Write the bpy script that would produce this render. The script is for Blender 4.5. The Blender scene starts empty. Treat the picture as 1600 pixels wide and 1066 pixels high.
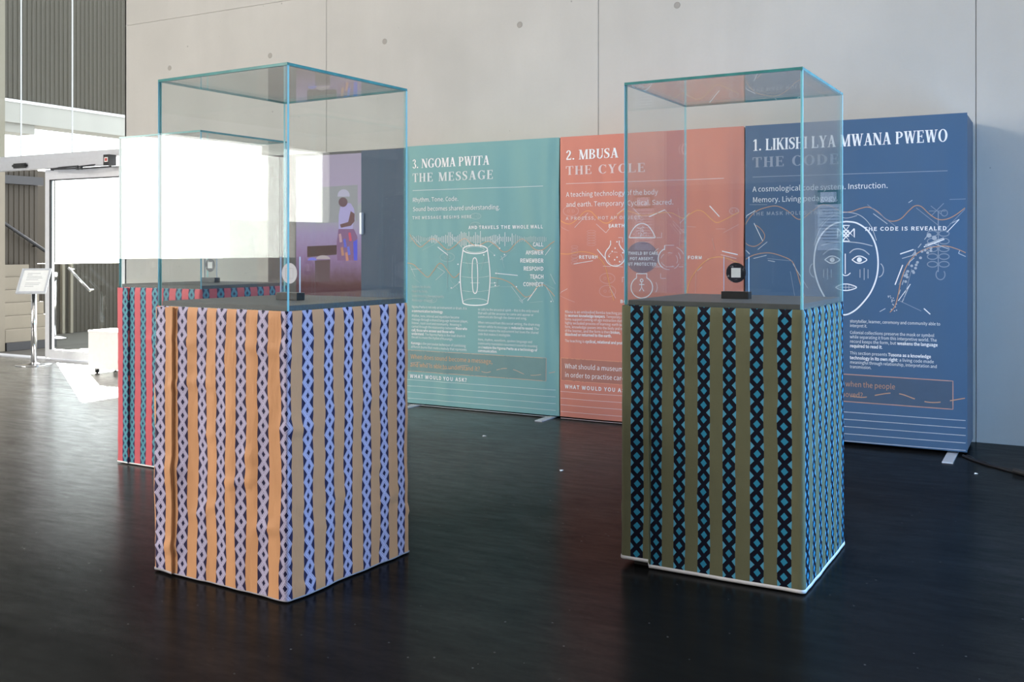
import bpy, bmesh, math, os, random
from mathutils import Vector, Matrix, noise
R = math.radians
SC = bpy.context.scene
COL = SC.collection
random.seed(7)

# ------------------------------------------------------------------ camera, world, lights, exposure
cam_d = bpy.data.cameras.new('camera')
cam = bpy.data.objects.new('camera', cam_d)
COL.objects.link(cam)
CAM = Vector((.49, -7.13, 1.25))
YAW = R(28.8)
cam.location = CAM
cam.rotation_euler = (R(90), 0, YAW)
cam_d.sensor_width = 36
cam_d.lens = 36 * 1556 / 1600
cam_d.shift_y = -(533 - 391) / 1600
cam_d.clip_start = .05
SC.camera = cam

SC.view_settings.view_transform = 'Standard'
SC.view_settings.look = 'None'
SC.view_settings.gamma = 1
SC.view_settings.use_curve_mapping = False
SC.view_settings.exposure = 0.0
SC.cycles.transparent_max_bounces = 40
SC.cycles.max_bounces = 12
SC.cycles.use_denoising = True
SC.cycles.sample_clamp_indirect = 8

world = bpy.data.worlds.new('sky')
SC.world = world
world.use_nodes = True
world.node_tree.nodes['Background'].inputs[0].default_value = (.95, .98, 1, 1)
world.node_tree.nodes['Background'].inputs[1].default_value = 4.2

sun_d = bpy.data.lights.new('sun', 'SUN')
sun_d.energy = 75
sun_d.color = (1, .95, .86)
sun_d.angle = R(.53)
sun = bpy.data.objects.new('sun', sun_d)
COL.objects.link(sun)
sun.location = (-20, 12, 12)
sun.rotation_euler = Vector((.837, -.547, -.400)).to_track_quat('-Z', 'Y').to_euler()

def area(name, loc, target, sx, sy, power, color):
    d = bpy.data.lights.new(name, 'AREA')
    d.shape = 'RECTANGLE'
    d.size, d.size_y = sx, sy
    d.energy = power
    d.color = color
    o = bpy.data.objects.new(name, d)
    COL.objects.link(o)
    o.location = loc
    o.rotation_euler = (Vector(target) - Vector(loc)).to_track_quat('-Z', 'Y').to_euler()
    return o
area('left_fill', (-10.8, -10, 5.1), (-1, -2.5, 2.4), 6, 1.8, 1480, (1, .94, .86))  # added unseen light, washes the back wall from the high left
area('ceiling_fill', (-2.2, -3.6, 6.4), (-2.2, -1.6, 0), 7, 1.6, 120, (1, .95, .87))  # added ceiling light, brightens the upper back wall
area('ceiling_fill', (-4.5, -9.5, 6.4), (-3.5, -1.0, 0), 9, 3, 120, (1, .96, .90))  # second added ceiling light, fills the faces turned to the camera
LEFT_GLOW = (1.0, .94, .86), 14.0
RIGHT_GLOW = (.27, .57, 1.0), 14.0

# ------------------------------------------------------------------ node helpers and materials
class NT:
    def __init__(s, name):
        s.m = bpy.data.materials.new(name)
        s.m.use_nodes = True
        s.t = s.m.node_tree
        s.b = s.t.nodes['Principled BSDF']
        s.out = s.t.nodes['Material Output']
    def n(s, kind, **kw):
        x = s.t.nodes.new(kind)
        for k, v in kw.items():
            setattr(x, k, v)
        return x
    def put(s, sock, v):
        if isinstance(v, bpy.types.NodeSocket):
            s.t.links.new(v, sock)
        else:
            sock.default_value = v
    def math(s, op, a, b=None, c=None, clamp=False):
        x = s.n('ShaderNodeMath', operation=op, use_clamp=clamp)
        for i, v in enumerate((a, b, c)):
            if v is not None:
                s.put(x.inputs[i], v)
        return x.outputs[0]
    def mix(s, f, a, b):
        x = s.n('ShaderNodeMix', data_type='RGBA')
        s.put(x.inputs[0], f)
        for i, v in ((6, a), (7, b)):
            s.put(x.inputs[i], v if isinstance(v, bpy.types.NodeSocket) else (*v[:3], 1))
        return x.outputs[2]
    def noise(s, vec, scale, detail=3, rough=.5):
        x = s.n('ShaderNodeTexNoise')
        if vec is not None:
            s.put(x.inputs['Vector'], vec)
        x.inputs['Scale'].default_value = scale
        x.inputs['Detail'].default_value = detail
        x.inputs['Roughness'].default_value = rough
        return x.outputs[0]
    def ramp(s, f, stops):
        x = s.n('ShaderNodeValToRGB')
        s.put(x.inputs[0], f)
        e = x.color_ramp.elements
        while len(e) < len(stops):
            e.new(.5)
        for i, (p, c) in enumerate(stops):
            e[i].position = p
            e[i].color = (*c, 1) if len(c) == 3 else c
        return x.outputs[0]
    def bump(s, h, strength=.2, dist=.01):
        x = s.n('ShaderNodeBump')
        x.inputs['Strength'].default_value = strength
        x.inputs['Distance'].default_value = dist
        s.put(x.inputs['Height'], h)
        s.put(s.b.inputs['Normal'], x.outputs[0])
    def coord(s, which='Object', scale=None):
        c = s.n('ShaderNodeTexCoord').outputs[which]
        if scale is None:
            return c
        mp = s.n('ShaderNodeMapping')
        s.put(mp.inputs[0], c)
        mp.inputs['Scale'].default_value = scale
        return mp.outputs[0]

def plain(name, col, rough=.5, metal=0, spec=.5, vary=.06, scale=25, emit=None, bump=0):
    t = NT(name)
    f = t.noise(t.coord(), scale, 3)
    a = [max(0, c * (1 - vary)) for c in col]
    b = [min(1, c * (1 + vary)) for c in col]
    t.put(t.b.inputs['Base Color'], t.mix(f, a, b))
    t.b.inputs['Roughness'].default_value = rough
    t.b.inputs['Metallic'].default_value = metal
    t.b.inputs['Specular IOR Level'].default_value = spec
    if bump:
        t.bump(f, bump, .002)
    if emit:
        t.put(t.b.inputs['Emission Color'], (*emit[0], 1))
        t.b.inputs['Emission Strength'].default_value = emit[1]
    return t.m

def glass_mat(name, tint, gain=1.0, rough=0.0):
    # thin pane: clear transmission plus the mirror part of a 1.5 index surface, the same from both sides
    t = NT(name)
    t.t.nodes.remove(t.b)
    g = t.n('ShaderNodeNewGeometry')
    ior = t.math('MULTIPLY_ADD', g.outputs['Backfacing'], 1 / 1.5 - 1.5, 1.5)
    fr = t.n('ShaderNodeFresnel')
    t.put(fr.inputs['IOR'], ior)
    tr = t.n('ShaderNodeBsdfTransparent')
    wob = t.noise(t.coord(), 1.5, 1)
    t.put(tr.inputs[0], t.mix(wob, tint, [min(1, c * 1.01) for c in tint]))
    gl = t.n('ShaderNodeBsdfGlossy')
    gl.inputs['Roughness'].default_value = rough
    mx = t.n('ShaderNodeMixShader')
    t.put(mx.inputs[0], t.math('MULTIPLY', fr.outputs[0], gain, clamp=True))
    t.t.links.new(tr.outputs[0], mx.inputs[1])
    t.t.links.new(gl.outputs[0], mx.inputs[2])
    t.t.links.new(mx.outputs[0], t.out.inputs[0])
    return t.m

def glow_mat(name, col, strength):
    t = NT(name)
    t.t.nodes.remove(t.b)
    e = t.n('ShaderNodeEmission')
    v = t.noise(t.coord(), .6, 1)
    t.put(e.inputs[0], t.mix(v, [c * .94 for c in col], col))
    e.inputs[1].default_value = strength
    t.t.links.new(e.outputs[0], t.out.inputs[0])
    return t.m

def concrete(name, col, seed=0.0, pores=True):
    t = NT(name)
    c = t.coord()
    big = t.noise(c, .55, 4, .6)
    streak = t.noise(t.coord('Object', (2.2, 2.2, .35)), 1.6, 4, .6)
    fine = t.noise(c, 38, 4, .65)
    d = [x * .80 for x in col]
    base = t.mix(t.ramp(big, [(.3, (0, 0, 0)), (.7, (1, 1, 1))]), d, col)
    base = t.mix(t.math('MULTIPLY', t.ramp(streak, [(.45, (0, 0, 0)), (.75, (1, 1, 1))]), .35), base, [x * .78 for x in col])
    base = t.mix(t.math('MULTIPLY', fine, .22), base, [x * .72 for x in col])
    if pores:
        v = t.n('ShaderNodeTexVoronoi')
        t.put(v.inputs['Vector'], c)
        v.inputs['Scale'].default_value = 9
        rnd = t.n('ShaderNodeSeparateColor')
        t.put(rnd.inputs[0], v.outputs['Color'])
        size = t.math('MULTIPLY', t.math('POWER', rnd.outputs[0], 6), .085)
        hole = t.math('LESS_THAN', v.outputs['Distance'], size)
        base = t.mix(t.math('MULTIPLY', hole, .65), base, [x * .35 for x in col])
        t.bump(t.math('SUBTRACT', fine, hole), .25, .003)
    t.put(t.b.inputs['Base Color'], base)
    t.b.inputs['Roughness'].default_value = .82
    t.b.inputs['Specular IOR Level'].default_value = .25
    return t.m

def floor_mat():
    t = NT('polished dark concrete')
    c = t.coord()
    cloud = t.noise(c, .8, 5, .65)
    scuff = t.noise(t.coord('Object', (1.0, 3.0, 1)), 1.6, 5, .62)
    base = t.mix(cloud, (.004, .004, .0043), (.010, .0097, .0092))
    # entrance sunlight and glare put into floor colour and gloss, fading into the hall
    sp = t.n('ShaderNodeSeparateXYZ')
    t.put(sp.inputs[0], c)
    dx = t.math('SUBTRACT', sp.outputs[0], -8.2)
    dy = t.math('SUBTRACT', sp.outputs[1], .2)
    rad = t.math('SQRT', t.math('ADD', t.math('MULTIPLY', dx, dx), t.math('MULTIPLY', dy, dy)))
    glare = t.math('MULTIPLY', t.ramp(t.math('DIVIDE', t.math('ADD', rad, t.math('MULTIPLY', scuff, 1.2)), 8.2), [(.30, (1, 1, 1)), (.95, (0, 0, 0))]), t.math('MULTIPLY_ADD', scuff, .6, .7))
    base = t.mix(glare, base, (.150, .146, .140))
    glare_gloss = t.math('MULTIPLY', glare, .80)  # extra sheen for the painted glare zone
    v = t.n('ShaderNodeTexVoronoi')
    t.put(v.inputs['Vector'], c)
    v.inputs['Scale'].default_value = 42
    rnd = t.n('ShaderNodeSeparateColor')
    t.put(rnd.inputs[0], v.outputs['Color'])
    chip = t.math('LESS_THAN', v.outputs['Distance'], t.math('MULTIPLY', t.math('POWER', rnd.outputs[0], 14), .16))
    base = t.mix(t.math('MULTIPLY', chip, .5), base, (.16, .16, .16))
    t.put(t.b.inputs['Base Color'], base)
    r = t.math('MULTIPLY_ADD', scuff, .12, .15)
    r = t.math('ADD', r, t.math('MULTIPLY', cloud, .06))
    t.t.nodes.remove(t.b)
    # sealed concrete: a dull body under a worn sealer that mirrors less than clean glass would
    df = t.n('ShaderNodeBsdfDiffuse')
    t.put(df.inputs[0], base)
    gl = t.n('ShaderNodeBsdfGlossy')
    t.put(gl.inputs['Roughness'], r)
    fr = t.n('ShaderNodeFresnel')
    fr.inputs['IOR'].default_value = 1.45
    wear_glare = t.math('ADD', t.math('MULTIPLY_ADD', cloud, .26, .09), t.math('MULTIPLY', scuff, .36))
    wear_glare = t.math('ADD', wear_glare, glare_gloss)
    brush = t.noise(t.coord('Object', (1.2, 4.5, 1)), 4.5, 6, .7)
    grit = t.noise(c, 60, 3, .7)
    wear_glare = t.math('MULTIPLY', wear_glare, t.math('ADD', t.math('MULTIPLY_ADD', brush, 1.3, .15), t.math('MULTIPLY', grit, .45)))
    mx = t.n('ShaderNodeMixShader')
    t.put(mx.inputs[0], t.math('MULTIPLY', fr.outputs[0], wear_glare, clamp=True))
    t.t.links.new(df.outputs[0], mx.inputs[1])
    t.t.links.new(gl.outputs[0], mx.inputs[2])
    t.t.links.new(mx.outputs[0], t.out.inputs[0])
    return t.m

def fabric(name, col, weave=.05, sheen=.15):
    t = NT(name)
    c = t.coord()
    w = t.n('ShaderNodeTexWave', wave_type='BANDS', bands_direction='Z')
    t.put(w.inputs['Vector'], c)
    w.inputs['Scale'].default_value = 90
    f = t.noise(c, 3, 4, .6)
    t.put(t.b.inputs['Base Color'], t.mix(f, [x * .95 for x in col], [min(1, x * 1.05) for x in col]))
    t.b.inputs['Roughness'].default_value = .62
    t.b.inputs['Sheen Weight'].default_value = sheen
    t.b.inputs['Specular IOR Level'].default_value = .3
    t.bump(t.math('ADD', t.math('MULTIPLY', w.outputs[0], weave), t.noise(t.coord('Object', (3, 3, .7)), 4, 3)), .25, .006)
    return t.m

def wax_print(name, stripe, ground, chain, inner, amp=.62, th=.36, line=None, wob=.10):
    # striped cotton with lattice chains; UV.x counts bands (a band every whole number), UV.y counts diamonds
    t = NT(name)
    uv = t.n('ShaderNodeUVMap').outputs[0]
    sp = t.n('ShaderNodeSeparateXYZ')
    t.put(sp.inputs[0], uv)
    sway = t.n('ShaderNodeTexNoise', noise_dimensions='2D')
    mp = t.n('ShaderNodeMapping')
    t.put(mp.inputs[0], uv)
    mp.inputs['Scale'].default_value = (.9, .22, 1)
    t.put(sway.inputs['Vector'], mp.outputs[0])
    sway.inputs['Scale'].default_value = 1.3
    sway.inputs['Detail'].default_value = 2
    off = t.math('MULTIPLY_ADD', sway.outputs[0], wob * 2, -wob)
    ux = t.math('ADD', sp.outputs[0], off)
    fx = t.math('SUBTRACT', t.math('FRACT', t.math('ADD', ux, .5)), .5)
    x = t.math('ABSOLUTE', t.math('DIVIDE', fx, .245))            # 0 centre, 1 band edge
    inband = t.math('LESS_THAN', x, 1.0)
    vy = t.math('FRACT', t.math('ADD', sp.outputs[1], t.math('MULTIPLY', off, .6)))
    z = t.math('MULTIPLY', t.math('ABSOLUTE', t.math('SUBTRACT', vy, .5)), 2 * amp)   # 0..amp
    dist = t.math('ABSOLUTE', t.math('SUBTRACT', x, z))
    strand = t.math('LESS_THAN', dist, th)
    inside = t.math('LESS_THAN', x, z)
    c = t.mix(inside, ground, inner)
    ch = chain
    if line:
        ln = t.math('LESS_THAN', t.math('ABSOLUTE', t.math('SUBTRACT', dist, th * .5)), th * .16)
        ch = t.mix(t.math('MULTIPLY', ln, line[1]), chain, line[0])
    c = t.mix(strand, c, ch)
    f = t.noise(t.coord(), 6, 4, .6)
    st = t.mix(f, [k * .93 for k in stripe], [min(1, k * 1.06) for k in stripe])
    c = t.mix(inband, st, c)
    t.put(t.b.inputs['Base Color'], c)
    t.b.inputs['Roughness'].default_value = .55
    t.b.inputs['Specular IOR Level'].default_value = .16
    wv = t.noise(t.coord(), 420, 1)
    t.bump(t.math('ADD', t.math('MULTIPLY', wv, .12), t.noise(t.coord('Object', (2, 2, .8)), 14, 4, .6)), .6, .006)
    return t.m

def corrugated(name, col):
    t = NT(name)
    c = t.coord()
    f = t.noise(c, 2.0, 3)
    t.put(t.b.inputs['Base Color'], t.mix(f, [x * .9 for x in col], [x * 1.1 for x in col]))
    t.b.inputs['Roughness'].default_value = .6
    return t.m

MAT = {}
def setup_materials():
    M = MAT
    M['concrete'] = concrete('fair faced concrete', (.56, .55, .525))
    M['concrete_dark'] = concrete('ceiling concrete', (.40, .39, .375), pores=False)
    M['step'] = concrete('stair concrete', (.26, .235, .19), pores=False)
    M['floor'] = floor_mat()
    M['paving'] = concrete('outdoor paving', (.10, .094, .085), pores=False)
    M['rib'] = corrugated('brown ribbed metal', (.030, .023, .013))
    M['silver'] = plain('brushed aluminium', (.60, .615, .66), .35, .15)
    M['white_metal'] = plain('white powder coat', (.72, .735, .78), .4)
    M['white'] = plain('white lacquer', (.84, .83, .82), .35)
    M['steel'] = plain('polished steel', (.75, .75, .76), .16, 1)
    M['black'] = plain('black plastic', (.012, .012, .014), .4)
    M['rubber'] = plain('dark rubber', (.02, .02, .022), .6)
    M['joint'] = plain('joint filler', (.40, .39, .36), .9)
    M['hole'] = plain('recess plug', (.34, .325, .30), .9)
    M['board'] = plain('black base board', (.085, .086, .090), .5, vary=.2)
    M['pedestal'] = plain('dark pedestal board', (.03, .03, .03), .7)
    M['hem'] = plain('white selvedge', (.75, .75, .78), .7)
    M['hem_grey'] = plain('grey selvedge', (.36, .35, .40), .7)
    M['glass'] = glass_mat('clear cabinet glass', (.978, .992, .992))
    M['pane'] = glass_mat('facade glass', (.93, .96, .95), .65)
    M['acrylic'] = glass_mat('clear acrylic', (.97, .975, .98), .8)
    M['edge'] = plain('green glass edge', (.05, .27, .28), .12, 0, .8, .4, 12)
    M['edge_lit'] = plain('lit green glass edge', (.30, .64, .67), .12, 0, .8, .1, 12)  # paler copy of the edge: light carried through the glass, painted as colour
    M['bright_edge'] = plain('acrylic edge', (.75, .78, .82), .2)
    M['print_white'] = plain('white print', (.80, .80, .81), .6, spec=.2)
    M['left_glow'] = glow_mat('sunlit window blind', *LEFT_GLOW)
    M['right_glow'] = glow_mat('blue fill glow', *RIGHT_GLOW)  # glow of the blue light source added on the right wall
    M['paper'] = plain('white paper', (.85, .85, .84), .6)
    M['ink'] = plain('grey ink', (.35, .36, .38), .7)
    M['red'] = plain('red plastic', (.5, .04, .03), .4)
    M['plinth'] = plain('dark grey plinth', (.035, .037, .042), .6)

# ------------------------------------------------------------------ mesh helpers
def obj(name, verts, faces, mats, parent=None, fm=None, uvs=None, smooth=False):
    me = bpy.data.meshes.new(name)
    me.from_pydata([tuple(v) for v in verts], [], faces)
    for m in (mats if isinstance(mats, (list, tuple)) else [mats]):
        me.materials.append(MAT[m] if isinstance(m, str) else m)
    if fm:
        me.polygons.foreach_set('material_index', fm)
    if uvs:
        l = me.uv_layers.new(name='UVMap')
        for p in me.polygons:
            for li in p.loop_indices:
                l.data[li].uv = uvs[me.loops[li].vertex_index]
    if smooth:
        me.polygons.foreach_set('use_smooth', [True] * len(me.polygons))
    me.update()
    o = bpy.data.objects.new(name, me)
    COL.objects.link(o)
    if parent:
        o.parent = parent
    return o

def from_bm(name, bm, mats, parent=None, smooth=False):
    me = bpy.data.meshes.new(name)
    bm.to_mesh(me)
    bm.free()
    for m in (mats if isinstance(mats, (list, tuple)) else [mats]):
        me.materials.append(MAT[m] if isinstance(m, str) else m)
    if smooth:
        for p in me.polygons:
            p.use_smooth = True
    o = bpy.data.objects.new(name, me)
    COL.objects.link(o)
    if parent:
        o.parent = parent
    return o

def bm_box(bm, x0, x1, y0, y1, z0, z1, mat=None):
    r = bmesh.ops.create_cube(bm, size=1)
    m = mat or Matrix.Identity(4)
    for v in r['verts']:
        v.co = m @ Vector(((x0 + x1) / 2 + v.co.x * (x1 - x0), (y0 + y1) / 2 + v.co.y * (y1 - y0), (z0 + z1) / 2 + v.co.z * (z1 - z0)))
    return r['verts']

def box(name, x0, x1, y0, y1, z0, z1, mat, parent=None, bevel=0.0):
    bm = bmesh.new()
    bm_box(bm, x0, x1, y0, y1, z0, z1)
    if bevel:
        bmesh.ops.bevel(bm, geom=bm.edges[:], offset=bevel, segments=2, affect='EDGES', profile=.5)
    return from_bm(name, bm, mat, parent)

def bm_rod(bm, a, b, r, seg=12, r2=None):
    a, b = Vector(a), Vector(b)
    d = b - a
    q = d.to_track_quat('Z', 'Y')
    res = bmesh.ops.create_cone(bm, cap_ends=True, segments=seg, radius1=r, radius2=r if r2 is None else r2, depth=d.length)
    m = Matrix.Translation((a + b) / 2) @ q.to_matrix().to_4x4()
    bmesh.ops.transform(bm, matrix=m, verts=res['verts'])

def rod(name, a, b, r, mat, parent=None, seg=14, r2=None):
    bm = bmesh.new()
    bm_rod(bm, a, b, r, seg, r2)
    o = from_bm(name, bm, mat, parent)
    for p in o.data.polygons:
        p.use_smooth = len(p.vertices) == 4
    return o

def lathe(name, prof, mat, parent=None, seg=28, loc=(0, 0, 0)):
    vs, fs = [], []
    for r, z in prof:
        for k in range(seg):
            a = 2 * math.pi * k / seg
            vs.append((loc[0] + r * math.cos(a), loc[1] + r * math.sin(a), loc[2] + z))
    for i in range(len(prof) - 1):
        for k in range(seg):
            k2 = (k + 1) % seg
            fs.append((i * seg + k, i * seg + k2, (i + 1) * seg + k2, (i + 1) * seg + k))
    return obj(name, vs, fs, mat, parent, smooth=True)

def thing(name, label, cat, loc=(0, 0, 0), rz=0, group=None):
    o = bpy.data.objects.new(name, None)
    o.empty_display_size = .1
    COL.objects.link(o)
    o.location = loc
    o.rotation_euler = (0, 0, rz)
    return tag(o, label, cat, group)
def tag(o, label, cat, group=None):
    o['label'] = label
    o['category'] = cat
    if group:
        o['group'] = group
    return o
def struct(o):
    o['kind'] = 'structure'
    return o

setup_materials()

# ------------------------------------------------------------------ the room
ZC = 6.5
XL, XR, YB = -11.0, 1.7, -14.0
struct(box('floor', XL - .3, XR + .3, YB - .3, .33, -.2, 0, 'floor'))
struct(box('ceiling', XL - .3, XR + .3, YB - .3, .6, ZC, ZC + .3, 'concrete_dark'))

# back wall: poured concrete panels with recessed joints and tie holes
WX0 = -8.02
wall = struct(box('wall_back', WX0 + .006, XR + .3, .012, .5, 0, ZC, 'joint'))
JX = [WX0, -5.358, -2.661, .014, 2.70, XR + .3]
JZ = [0, 3.58, ZC]
for i in range(len(JX) - 1):
    for k in range(2):
        g = .0022
        o = box('concrete_panel', JX[i] + (g if i else 0), JX[i + 1] - g, 0, .02, JZ[k] + (.001 if k else 0), JZ[k + 1] - .001, 'concrete', wall, .002)
for x in (-7.366, -6.033, -4.707, -3.358, -2.019, -.68, .66, 2.0):
    for z in (3.085, 4.4):
        bm = bmesh.new()
        # a shallow conical plug: rim ring on the wall face, sunk centre
        n = 20
        ring = [[bm.verts.new((x + r * math.cos(2 * math.pi * k / n), y, z + r * math.sin(2 * math.pi * k / n))) for k in range(n)]
                for r, y in ((.026, -.0004), (.022, -.003), (.019, -.0012))]
        for a, b in zip(ring, ring[1:]):
            for k in range(n):
                bm.faces.new((a[k], a[(k + 1) % n], b[(k + 1) % n], b[k]))
        bm.faces.new(ring[-1][::-1])
        from_bm('tie_hole', bm, 'hole', wall)
box('wall_end', WX0, WX0 + .02, .0, .5, 0, ZC, 'concrete', wall)

# left wall of the room: concrete sill and header with a long band of sunlit blinds
lw = struct(box('wall_left', XL - .3, XL, YB, .34, 0, 1.13, 'concrete'))
box('wall_header', XL - .3, XL, YB, .34, 3.1, ZC, 'concrete', lw)
box('lintel_beam', XL - .3, XL + .06, YB, .34, 2.85, 3.12, 'white_metal', lw)
box('pier', XL - .3, XL + .02, -4.0, .34, 1.13, 2.85, 'concrete', lw)
box('pier', XL - .3, XL + .02, YB, -12.35, 1.13, 2.85, 'concrete', lw)
box('low_parapet', XL - .3, XL + .02, -12.35, -11.6, 1.13, 1.70, 'concrete', lw)
w = struct(box('window_2', XL - .16, XL - .14, -12.4, -3.9, 1.13, 2.85, 'left_glow'))
# right wall: concrete with an added glowing panel for the unseen blue source
WR0, WR1 = -3.8, -2.0
rw = struct(box('wall_right', XR, XR + .3, YB, 0, 0, .15, 'concrete'))
box('wall_header', XR, XR + .3, YB, 0, 2.7, ZC, 'concrete', rw)
box('pier', XR, XR + .3, WR1, 0, .15, 2.7, 'concrete', rw)
box('pier', XR, XR + .3, YB, WR0, .15, 2.7, 'concrete', rw)
w = struct(box('blue_glow_panel', XR + .14, XR + .16, WR0, WR1, .15, 2.7, 'right_glow'))
for k in range(1, 3):
    y = WR0 + k * (WR1 - WR0) / 3
    box('panel_bar', XR + .06, XR + .13, y - .025, y + .025, .15, 2.7, 'silver', w)
struct(box('wall_front', XL - .3, XR + .3, YB - .3, YB, 0, ZC, 'concrete_dark'))
struct(box('trim_1', XL, XR, YB, YB + .35, 0, 2.2, 'plinth'))

# ------------------------------------------------------------------ entrance: glazed facade, door, operator, yard outside
FY = .30
fac = struct(box('window_1', XL, WX0, FY - .05, FY + .05, 2.275, 2.345, 'silver'))
for x0, x1 in ((XL, -10.142), (-10.132, -9.241), (-9.231, WX0)):
    box('pane', x0, x1, FY - .006, FY + .006, 2.345, ZC, 'pane', fac)
for x in (-10.137, -9.236):
    box('silicone_joint', x - .004, x + .004, FY - .007, FY + .007, 2.345, ZC, 'silver', fac)

door = struct(box('door_1', -9.665, -9.585, FY - .03, FY + .03, .02, 2.165, 'white_metal'))   # the stile on the left carries the leaf
box('stile', -8.42, -8.34, FY - .03, FY + .03, .02, 2.165, 'white_metal', door)
box('top_rail', -9.585, -8.42, FY - .03, FY + .03, 2.05, 2.165, 'white_metal', door)
box('bottom_rail', -9.585, -8.42, FY - .03, FY + .03, .02, .12, 'white_metal', door)
box('pane', -9.585, -8.42, FY - .006, FY + .006, .12, 2.05, 'pane', door)
box('gasket', -9.588, -9.572, FY - .032, FY - .01, .12, 2.05, 'rubber', door)
box('gasket', -9.588, -8.42, FY - .032, FY - .01, 2.04, 2.052, 'rubber', door)
box('threshold', -11.0, -8.1, FY - .05, FY + .1, 0, .012, 'silver', door)
hd = rod('push_bar', (-9.22, FY - .06, 1.05), (-8.86, FY - .06, .80), .014, 'steel', door)
rod('standoff', (-9.2, FY - .06, 1.036), (-9.2, FY - .005, 1.036), .01, 'steel', hd)
rod('standoff', (-8.88, FY - .06, .814), (-8.88, FY - .005, .814), .01, 'steel', hd)
opn = thing('door_operator', 'silver automatic door operator box above the glass entrance door', 'door opener', (-9.7, FY - .05, 2.17))
box('housing', -1.3, 1.16, -.09, 0, 0, .105, 'silver', opn, .004)
e = box('end_cap', 1.16, 1.25, -.1, 0, -.005, .11, 'black', opn, .004)
box('switch', 1.19, 1.225, -.103, -.1, .04, .07, 'red', e)
box('switch_frame', 1.18, 1.235, -.1015, -.099, .03, .08, 'white', e)
bm = bmesh.new()
n = 10
bm_box(bm, -.37, -.11, -.125, -.088, .02, .075)
bmesh.ops.bevel(bm, geom=bm.edges[:], offset=.017, segments=3, affect='EDGES')
s = from_bm('motion_sensor', bm, 'black', opn)
box('lens', -.31, -.17, -.128, -.124, .035, .06, 'rubber', s)
bm = bmesh.new()
for a, b in (((.28, -.07, -.012), (.78, -.13, -.025)), ((.28, -.07, .0), (.78, -.12, .0)), ((.76, -.125, -.01), (1.16, -.06, .02)), ((.8, -.13, -.03), (1.25, -.07, -.02))):
    bm_rod(bm, a, b, .009, 8)
for p in ((.28, -.07, -.006), (.78, -.125, -.02), (.84, -.125, -.02)):
    bm_rod(bm, (p[0], p[1], p[2] - .02), (p[0], p[1], p[2] + .02), .018, 12)
from_bm('closer_arm', bm, 'plinth', opn)

# yard
struct(box('floor_yard', -45, WX0, .33, 30, -.2, -.004, 'paving'))
WXO = -12.6
WXS = -11.6
yard = struct(box('wall_yard', WXO - .4, WXO - .03, .62, 9, 0, 1.05, 'rib'))
box('wall_stair', WXS - .3, WXS - .03, .62, 1.59, 0, 2.47, 'rib', yard)
box('sun_block', WXO - .4, WXO - .03, .62, 2.26, 2.94, 3.07, 'concrete_dark', yard)  # added under the beam to block a stray strip of sunlight
box('bridge', WXO - .4, WXO - .03, .62, 16, 3.40, 10.5, 'rib', yard)
box('bridge_beam', WXO - .4, WXO + .03, .62, 16, 3.07, 3.36, 'concrete_dark', yard)
box('beam_flashing', WXO - .4, WXO + .05, .62, 16, 3.36, 3.40, 'white_metal', yard)
def ribs(name, xw, y0, y1, z0, z1, par):
    vs, fs = [], []
    y = y0
    while y < y1 - .05:
        b = len(vs)
        for (dy, dx) in ((0, 0), (.010, .008), (.030, .008), (.040, 0)):
            vs += [(xw - .03 + dx, y + dy, z0), (xw - .03 + dx, y + dy, z1)]
        for k in range(3):
            fs.append((b + 2 * k, b + 2 * k + 2, b + 2 * k + 3, b + 2 * k + 1))
        y += .075
    o = obj(name, vs, fs, 'rib', par)
    o['kind'] = 'stuff'
box('far_block', -41.5, -39.6, 21.4, 22.6, -.2, 4.8, 'rib', yard)
ribs('metal_rib', WXO, .63, 4.6, 3.42, 9, yard)
ribs('metal_rib', WXS, .63, 1.59, 0, 2.47, yard)
ribs('metal_rib', WXO, .63, 4.6, 0, 1.05, yard)
box('steel_sill', WXS - .05, WXS + .08, .62, 1.60, 2.12, 2.23, 'plinth', yard)
struct(box('trim_2', WXO - .3, -10.92, .36, .63, 0, 9, 'step'))                       # concrete pier outside the glass
for y in (2.70, 2.84):
    box('wall_post', WXO - .03, WXO + .03, y - .022, y + .022, 0, 1.05, 'step', yard)
bpst = thing('barrier_post', 'chrome barrier post with red belt, seen through the glass entrance door', 'barrier post', (-11.9, 2.05, 0))
lathe('base_plate', [(0, 0), (.16, 0), (.16, .02), (.05, .05), (.02, .06)], 'steel', bpst)
rod('post', (0, 0, .05), (0, 0, .94), .022, 'steel', bpst)
rod('belt_cassette', (0, 0, .84), (0, 0, .93), .038, 'steel', bpst)
box('red_belt', -.006, .006, -.045, -.02, .35, .86, 'red', bpst)
st = struct(box('trim_3', WXS, -10.9, .64, 1.34, 0, .10, 'plinth'))
for k in range(6):
    box('step', WXS, -10.93 - .10 * k, .64, 1.32, .10 + .16 * k, .10 + .16 * (k + 1), 'step', st, .006)
hr = thing('stair_shadow_bar', 'dark sloping bar in place of a shadow on the brown ribbed wall outside the door', 'shadow bar', (WXS, .66, 0))  # bar built where a slanting shadow lies on the wall
rod('shadow_rod', (.07, 0, 1.83), (.07, 1.0, 1.22), .022, 'plinth', hr)
for y in (.12, .86):
    rod('bracket', (-.03, y, 1.83 - .61 * y), (.07, y, 1.83 - .61 * y), .01, 'plinth', hr)

# ------------------------------------------------------------------ display cases
def interp(x, pts):
    if x <= pts[0][0]:
        (x0, y0), (x1, y1) = pts[0], pts[1]
    elif x >= pts[-1][0]:
        (x0, y0), (x1, y1) = pts[-2], pts[-1]
    else:
        for (x0, y0), (x1, y1) in zip(pts, pts[1:]):
            if x0 <= x <= x1:
                break
    return y0 + (y1 - y0) * (x - x0) / (x1 - x0)

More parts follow.
